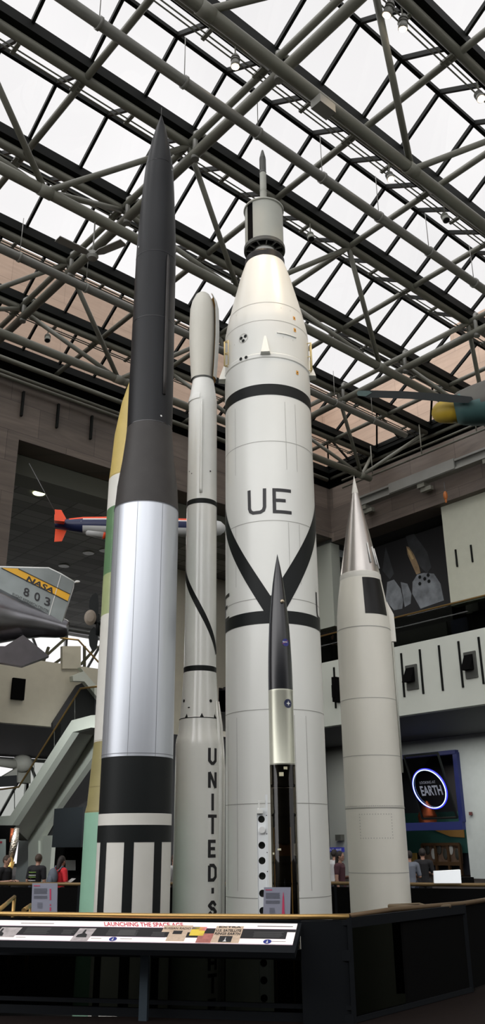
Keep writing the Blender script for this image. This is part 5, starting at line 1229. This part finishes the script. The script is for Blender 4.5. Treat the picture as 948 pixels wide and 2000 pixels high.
for cx_, sz in ((xu(30), 1), (xu(196), 1)):
    m.add([SP(cx_-.018, .82, .009), SP(cx_+.018, .82, .009), SP(cx_+.015, .68, .009), SP(cx_+.005, .62, .009), SP(cx_+.004, .45, .009), SP(cx_-.002, .45, .009), SP(cx_-.004, .64, .009), SP(cx_-.016, .7, .009)], [(0, 1, 2, 3, 4, 5, 6, 7)])
m.build('photo_shapes', M['letter_black'], t)
m = MB()
def lines(m, x0, x1, y0, y1, n, o=.005):
    for i in range(n):
        y = y0+(y1-y0)*i/n; rect(m, x0+random.uniform(0, .003), x1-random.uniform(0, .012), y, y+(y1-y0)/n*.45, o)
for a_, b_, c_, d_, n in ((77, 129, .38, .70, 7), (152, 178, .46, .70, 5), (240, 300, .36, .72, 7), (262, 300, .44, .70, 5), (326, 352, .5, .72, 4), (512, 566, .42, .70, 6)): lines(m, xu(a_), xu(b_), c_, d_, n)
m.build('text_blocks', mat('grey caption text', (.075, .075, .075), .5), t)
m = MB(); lines(m, xu(56), xu(128), .14, .2, 1); lines(m, xu(514), xu(586), .14, .22, 1)
for a_ in (68, 215, 271, 548): lines(m, xu(a_), xu(a_+26), .84, .88, 1)
m.build('captions', M['letter_grey'], t)
for u in (259, 541):
    m = MB(); m.add([SP(xu(u), .87, .006)]+[SP(xu(u)+.0125*math.cos(k*math.pi/10), .87+.10*math.sin(k*math.pi/10), .006) for k in range(20)], [(0, 1+k, 1+(k+1) % 20) for k in range(20)]); e = m.build('round_logo', M['blue_ink'], t)
    m = MB(); m.add([SP(xu(u)+x, y, .008) for x, y in ((-.0035, .94), (.0035, .94), (.0015, .87), (0, .79), (-.0015, .87))], [(0, 1, 2, 3, 4)]); m.build('logo_rocket', M['white_plastic'], e)

# placards standing on the rail
def placard(ua, ub, vt, lab, red):
    p = atz((ua+ub)/2, 1784, .98); t = thing('placard', lab, 'placard', p+nr*.03)
    P0 = p+nr*.045
    PQ_ = lambda u, v, o=0.: onP(u, v, P0+nr*o, nr)
    vb = 1786 if ua < 300 else 1791
    m = MB(); m.prism([PQ_(ua, vb), PQ_(ub, vb), PQ_(ub+1, vt), PQ_(ua+2, vt)], -nr*.012); m.build('sheet', mat('pale lilac placard', (.30, .31, .38), .3, spec=.5), t)
    m = MB(); s_ = (ub-ua)/50.
    for i in range(14):
        y = vt+(10+i*1.25 if i < 9 else 13+i*1.25)*s_; m.prism([PQ_(ua+5*s_, y+.75, .002), PQ_(ua+(32-random.random()*3)*s_, y+.75, .002), PQ_(ua+31*s_, y, .002), PQ_(ua+5*s_, y, .002)], nr*.001)
    for i in range(6): m.prism([PQ_(ua+12*s_, vt+38*s_+i*2+.8, .002), PQ_(ua+22*s_, vt+38*s_+i*2+.8, .002), PQ_(ua+22*s_, vt+38*s_+i*2, .002), PQ_(ua+12*s_, vt+38*s_+i*2, .002)], nr*.001)
    m.build('text_lines', mat('grey print', (.17, .18, .22), .5), t)
    m = MB(); xc = ua+37.5*s_
    if red == 'bar':
        for y0, y1, w_ in ((11, 33, 1.4), (41, 44, 1.2), (47, 54, 1.3)): m.prism([PQ_(xc-w_, vt+y1, .002), PQ_(xc+w_, vt+y1, .002), PQ_(xc+w_, vt+y0, .002), PQ_(xc-w_, vt+y0, .002)], nr*.001)
    else:
        m.prism([PQ_(u, v, .002) for u, v in ((xc-3.5, vt+54), (xc+3.5, vt+54), (xc+2.5, vt+48), (xc+1.5, vt+20), (xc, vt+8), (xc-1.5, vt+20), (xc-2.5, vt+48))], nr*.001)
    m.prism([PQ_(ua+5*s_, vt+6, .002), PQ_(ua+17*s_, vt+6, .002), PQ_(ua+17*s_, vt+4.2, .002), PQ_(ua+5*s_, vt+4.2, .002)], nr*.001)
    m.build('red_print', mat('red print', (.55, .05, .12), .5), t)
placard(61, 111, 1725, 'left upright placard on the near rail with a red bar diagram', 'bar')
placard(514, 567, 1733, 'right upright placard on the near rail with a red rocket outline', 'rocket')
# white reading board on the far rail
t = thing('reading_board', 'blank white angled board on the far guard rail at right', 'board', atd(875, 1726, 18.3))
bb_ = [atd(u, v, 18.35) for u, v in ((849, 1725), (902, 1725), (900, 1699), (848, 1702))]
m = MB(); m.prism(bb_, (0.05, .3, 0)); m.build('board', mat('backlit white board', (.80, .82, .82), .5, emis=(.9, .95, 1), es=.4), t)
m = MB(); q = atd(912, 1727, 18.6); m.box(q+DZ*.06, (.25, .25, .14)); m.build('side_block', M['black_flat'], t)
# pit equipment seen through the glass: pale launch stand base and hose
t = thing('launch_table', 'pale launch stand with a hose at the foot of the tall white rocket', 'launch stand', Vector((.35, 14.3, PZ)))
m = MB(); m.lathe(Vector((JUP.x, JUP.y, 0)), [(1.35, PZ), (1.30, PZ+.5), (1.02, PZ+1.3), (.93, PZ+1.9)], 48); m.build('stand', M['off_white'], t)
m = MB(); m.path([Vector((-.35, 14.5, -1.9)), Vector((-.2, 14.35, -2.3)), Vector((.2, 14.3, -2.4)), Vector((.6, 14.3, -2.35))], .07, 10); m.build('hose', M['black_flat'], t)

# ------------------------------------------------------------------ people
def capsule(m, p, q, r0, r1, n=12, mi=0):
    p, q = Vector(p), Vector(q); d = (q-p); L_ = d.length; d.normalize()
    P, Rr = [], []
    for k in range(5): a = math.pi/2*(1-k/4); P.append(p-d*r0*math.sin(a)); Rr.append(max(.002, r0*math.cos(a)))
    for k in range(1, 5): a = math.pi/2*k/4; P.append(q+d*r1*math.sin(a)); Rr.append(max(.002, r1*math.cos(a)))
    m.path(P, Rr, n, mi)
def blob(name, parts, mt, parent, loc, vox=.011):
    m = MB()
    for p in parts:
        if p[0] == 'c': capsule(m, *p[1:])
        else: m.ell(*p[1:])
    o = m.build(name, mt, parent, loc)
    r_ = o.modifiers.new('r', 'REMESH'); r_.mode = 'VOXEL'; r_.voxel_size = vox; r_.use_smooth_shade = True
    s_ = o.modifiers.new('s', 'SMOOTH'); s_.factor = .5; s_.iterations = 2
    return o
def person(loc, face, H, label, shirt, trousers, hair, arms, sleeve=.55, head_tilt=0., long_hair=False, base=0., bend=0.):
    """face: heading angle of the chest (radians, 0 = +x); arms: per side (elbow, wrist) offsets forward/side/up in units of H"""
    fx = Vector((math.cos(face), math.sin(face), 0)); lf_ = Vector((-math.sin(face), math.cos(face), 0))
    O = Vector((loc[0], loc[1], base))
    def J(f, l, z): return O+fx*f*H+lf_*l*H+DZ*z*H
    hip = J(0, 0, .52); wst = J(0, 0, .62); chs = J(bend*.5, 0, .74); nk = J(bend, 0, .83); hd = J(bend+head_tilt, 0, .925-head_tilt*.25)
    hdR = Matrix.Rotation(head_tilt*7, 3, lf_) @ Matrix((fx, lf_, DZ)).transposed()
    body = [('c', hip, wst, .078*H, .068*H), ('c', wst, chs, .068*H, .082*H), ('c', J(bend*.5, .07, .78), J(bend*.5, -.07, .78), .05*H, .05*H), ('c', nk-DZ*.03*H, hd-DZ*.03*H, .034*H, .03*H), ('e', hd, (.056*H, .046*H, .066*H), hdR)]
    body.append(('e', hd+hdR @ Vector((.054*H, 0, -.012*H)), (.012*H, .008*H, .013*H), hdR)); body.append(('e', hd+hdR @ Vector((.035*H, 0, -.045*H)), (.02*H, .022*H, .015*H), hdR))
    for s_ in (-1, 1): body.append(('e', hd+hdR @ Vector((0, s_*.047*H, -.005*H)), (.012*H, .006*H, .017*H), hdR))
    sh_parts = [('c', hip+DZ*.0, wst, .086*H, .078*H), ('c', wst, chs, .078*H, .092*H), ('c', J(bend*.5, .08, .785), J(bend*.5, -.08, .785), .054*H, .054*H)]
    tr_parts = [('c', J(0, .045, .51), J(0, -.045, .51), .078*H, .078*H)]
    for s_, (e_, w_) in zip((1, -1), arms):
        shp = J(bend*.5, s_*.108, .785); el = J(bend*.5+e_[0], s_*(.125+e_[1]), .785+e_[2]); wr = J(bend*.5+w_[0], s_*(.125+w_[1]), .785+w_[2])
        body += [('c', shp, el, .032*H, .026*H), ('c', el, wr, .026*H, .017*H)]
        hdv = (wr-el).normalized(); palm = wr+hdv*.035*H; side = hdv.cross(DZ); side = side.normalized() if side.length > .1 else lf_; pnrm = side.cross(hdv)
        body.append(('e', palm, (.014*H, .022*H, .028*H), Matrix((pnrm, side, hdv)).transposed()))
        for k in range(4):
            r_ = palm+side*(k-1.5)*.0125*H+hdv*.022*H; kn = r_+hdv*.022*H-pnrm*.006*H; body += [('c', r_, kn, .0062*H, .0058*H, 6), ('c', kn, kn+hdv*.016*H-pnrm*.014*H, .0058*H, .005*H, 6)]
        th_ = palm-side*.02*H-hdv*.008*H; body.append(('c', th_, th_-side*.014*H+hdv*.024*H, .0075*H, .006*H, 6))
        es = shp.lerp(el, sleeve) if sleeve <= 1 else el
        sh_parts.append(('c', shp, es, .043*H, .038*H))
        if sleeve > 1: sh_parts.append(('c', el, el.lerp(wr, .85), .036*H, .028*H))
        kn = J(.01, s_*.052, .28); an_ = J(-.01, s_*.055, .045); hp_ = J(0, s_*.05, .5)
        body += [('c', hp_, kn, .055*H, .036*H), ('c', kn, an_, .036*H, .022*H), ('c', an_-DZ*.015*H, J(.075, s_*.06, .018), .022*H, .018*H)]
        tr_parts += [('c', hp_, kn, .066*H, .047*H), ('c', kn, an_, .047*H, .038*H)]
    o = blob('person', body, M['skin'], None, (O.x, O.y, base), .0085*H/1.7); tag(o, label, 'person')
    blob('shirt', sh_parts, shirt, o, None); blob('trousers', tr_parts, trousers, o, None)
    for s_ in (-1, 1):
        m = MB(); capsule(m, J(-.02, s_*.057, .022), J(.09, s_*.062, .018), .028*H, .022*H, 10); m.build('shoe', M['black_flat'], o)
    hp = [('e', hd+hdR @ Vector((-.012*H, 0, .012*H)), (.058*H, .053*H, .064*H), hdR)]
    if long_hair: hp += [('c', hd+hdR @ Vector((-.035*H, 0, 0)), nk-fx*.045*H-DZ*.06*H, .042*H, .03*H)]
    m = MB()
    for p in hp: (capsule(m, *p[1:]) if p[0] == 'c' else m.ell(*p[1:]))
    m.build('hair', hair, o)
    m = MB()
    for s_ in (-1, 1): m.ell(hd+hdR @ Vector((.050*H, s_*.018*H, .004*H)), (.005*H, .009*H, .006*H), hdR, 8, 6)
    m.build('eyes', M['letter_black'], o)
    m = MB(); m.ell(hd+hdR @ Vector((.053*H, 0, -.035*H)), (.004*H, .014*H, .004*H), hdR, 8, 6); m.build('mouth', mat('lips', (.30, .10, .08), .5), o)
    return o, J, fx, lf_, hd
DOWN = ((0., .01, -.17), (.03, .01, -.32)); FWD = ((.0, .02, -.16), (.14, -.05, -.14)); FWL = ((.0, .03, -.15), (.15, -.08, -.17))
def at_az(u, d, v=1700): a = azel(u, v)[0]; return (d*math.sin(a), d*math.cos(a))
def toward_cam(u): a = azel(u, 1700)[0]; return math.atan2(-math.cos(a), -math.sin(a))
x = at_az(72, 21.5); o, J, fx, lf_, hd = person(x, toward_cam(72)+math.pi-.5, 1.56, 'man in a black shirt with green and white stripes, back to the viewer', M['cloth_black'], M['cloth_navy'], M['hair_brown'], (FWD, DOWN), .7, .035)
m = MB()
for k, (z, mt) in enumerate(((.70, 1), (.74, 0), (.675, 0), (.63, 1))): m.path([J(-.02, 0, z)+(-fx*math.cos(a)*.098+lf_*math.sin(a)*.098)*1.56 for a in [(-.5+.3*j) for j in range(6)]], .012, 6, mt)
m.build('shirt_stripes', [M['cloth_green'], M['cloth_white']], o)
x = at_az(117, 20.6); o, J, fx, lf_, hd = person(x, toward_cam(117)+math.pi-.9, 1.52, 'visitor with long dark hair in a red shirt, holding a paper', M['cloth_red'], M['cloth_black'], M['hair_dark'], (FWD, FWL), .8, .03, True)
bk = J(-.12, 0, .70)
m = MB(); m.ell(bk, (.10, .13, .20), Matrix((fx, lf_, DZ)).transposed()); m.ell(bk-fx*.08-DZ*.05, (.05, .09, .11), Matrix((fx, lf_, DZ)).transposed())
for s_ in (-1, 1): m.path([J(-.08, s_*.06, .78), J(-.02, s_*.075, .85), J(.07, s_*.075, .80), J(.085, s_*.075, .70)], .018, 6)
tag(m.build('backpack', M['bag_grey']), 'grey backpack on the visitor in red', 'backpack')
m = MB(); pq = J(.20, -.01, .645); m.box(pq, (.21, .15, .004), Matrix((fx, lf_, DZ)).transposed() @ Matrix.Rotation(-.5, 3, 'Y')); tag(m.build('leaflet', M['white_plastic']), 'white leaflet held by the visitor in red', 'leaflet')
x = at_az(9, 21.); o, J, fx, lf_, hd = person(x, toward_cam(9)+.9, 1.54, 'short-haired visitor in a plain black shirt at the left edge, looking down', M['cloth_black'], M['cloth_navy'], M['hair_brown'], (FWD, FWD), .6, .03)
x = at_az(828, 22.5); person(x, toward_cam(828)+math.pi, 1.60, 'visitor in a black shirt seen from behind near the exhibit doorway', M['cloth_black'], M['cloth_black'], M['hair_dark'], (DOWN, FWD), .7, .02)
x = at_az(802, 22.0); person(x, toward_cam(802)+math.pi+.3, 1.55, 'visitor in a blue-grey shirt partly hidden by the ivory rocket', M['cloth_grey'], M['cloth_navy'], M['hair_dark'], (DOWN, FWD), .8, .02)
x = at_az(664, 21.); person(x, toward_cam(664)+1.2, 1.56, 'visitor in a maroon top with bare arm between the tall white and ivory rockets', M['cloth_maroon'], M['cloth_black'], M['hair_dark'], (FWD, DOWN), .5, .02, True)
x = at_az(654, 23.5); person(x, toward_cam(654)+2.6, 1.58, 'visitor in a white shirt and dark cap beyond the maroon top visitor', M['cloth_white'], M['cloth_navy'], M['hair_dark'], (FWD, DOWN), .8, .02)
x = at_az(339, 22.); person(x, toward_cam(339)+1.0, 1.5, 'visitor in a white shirt glimpsed between the silver and slender white rockets', M['cloth_white'], M['cloth_black'], M['hair_brown'], (FWD, DOWN), .8, .02)
p = onA(649, 1240, 31.9); person((p.x, p.y), toward_cam(649)+.4, 1.78, 'visitor in dark clothes on the upper balcony between the rockets', M['cloth_black'], M['cloth_black'], M['hair_dark'], (FWD, FWD), 1.2, .02, base=10.15)
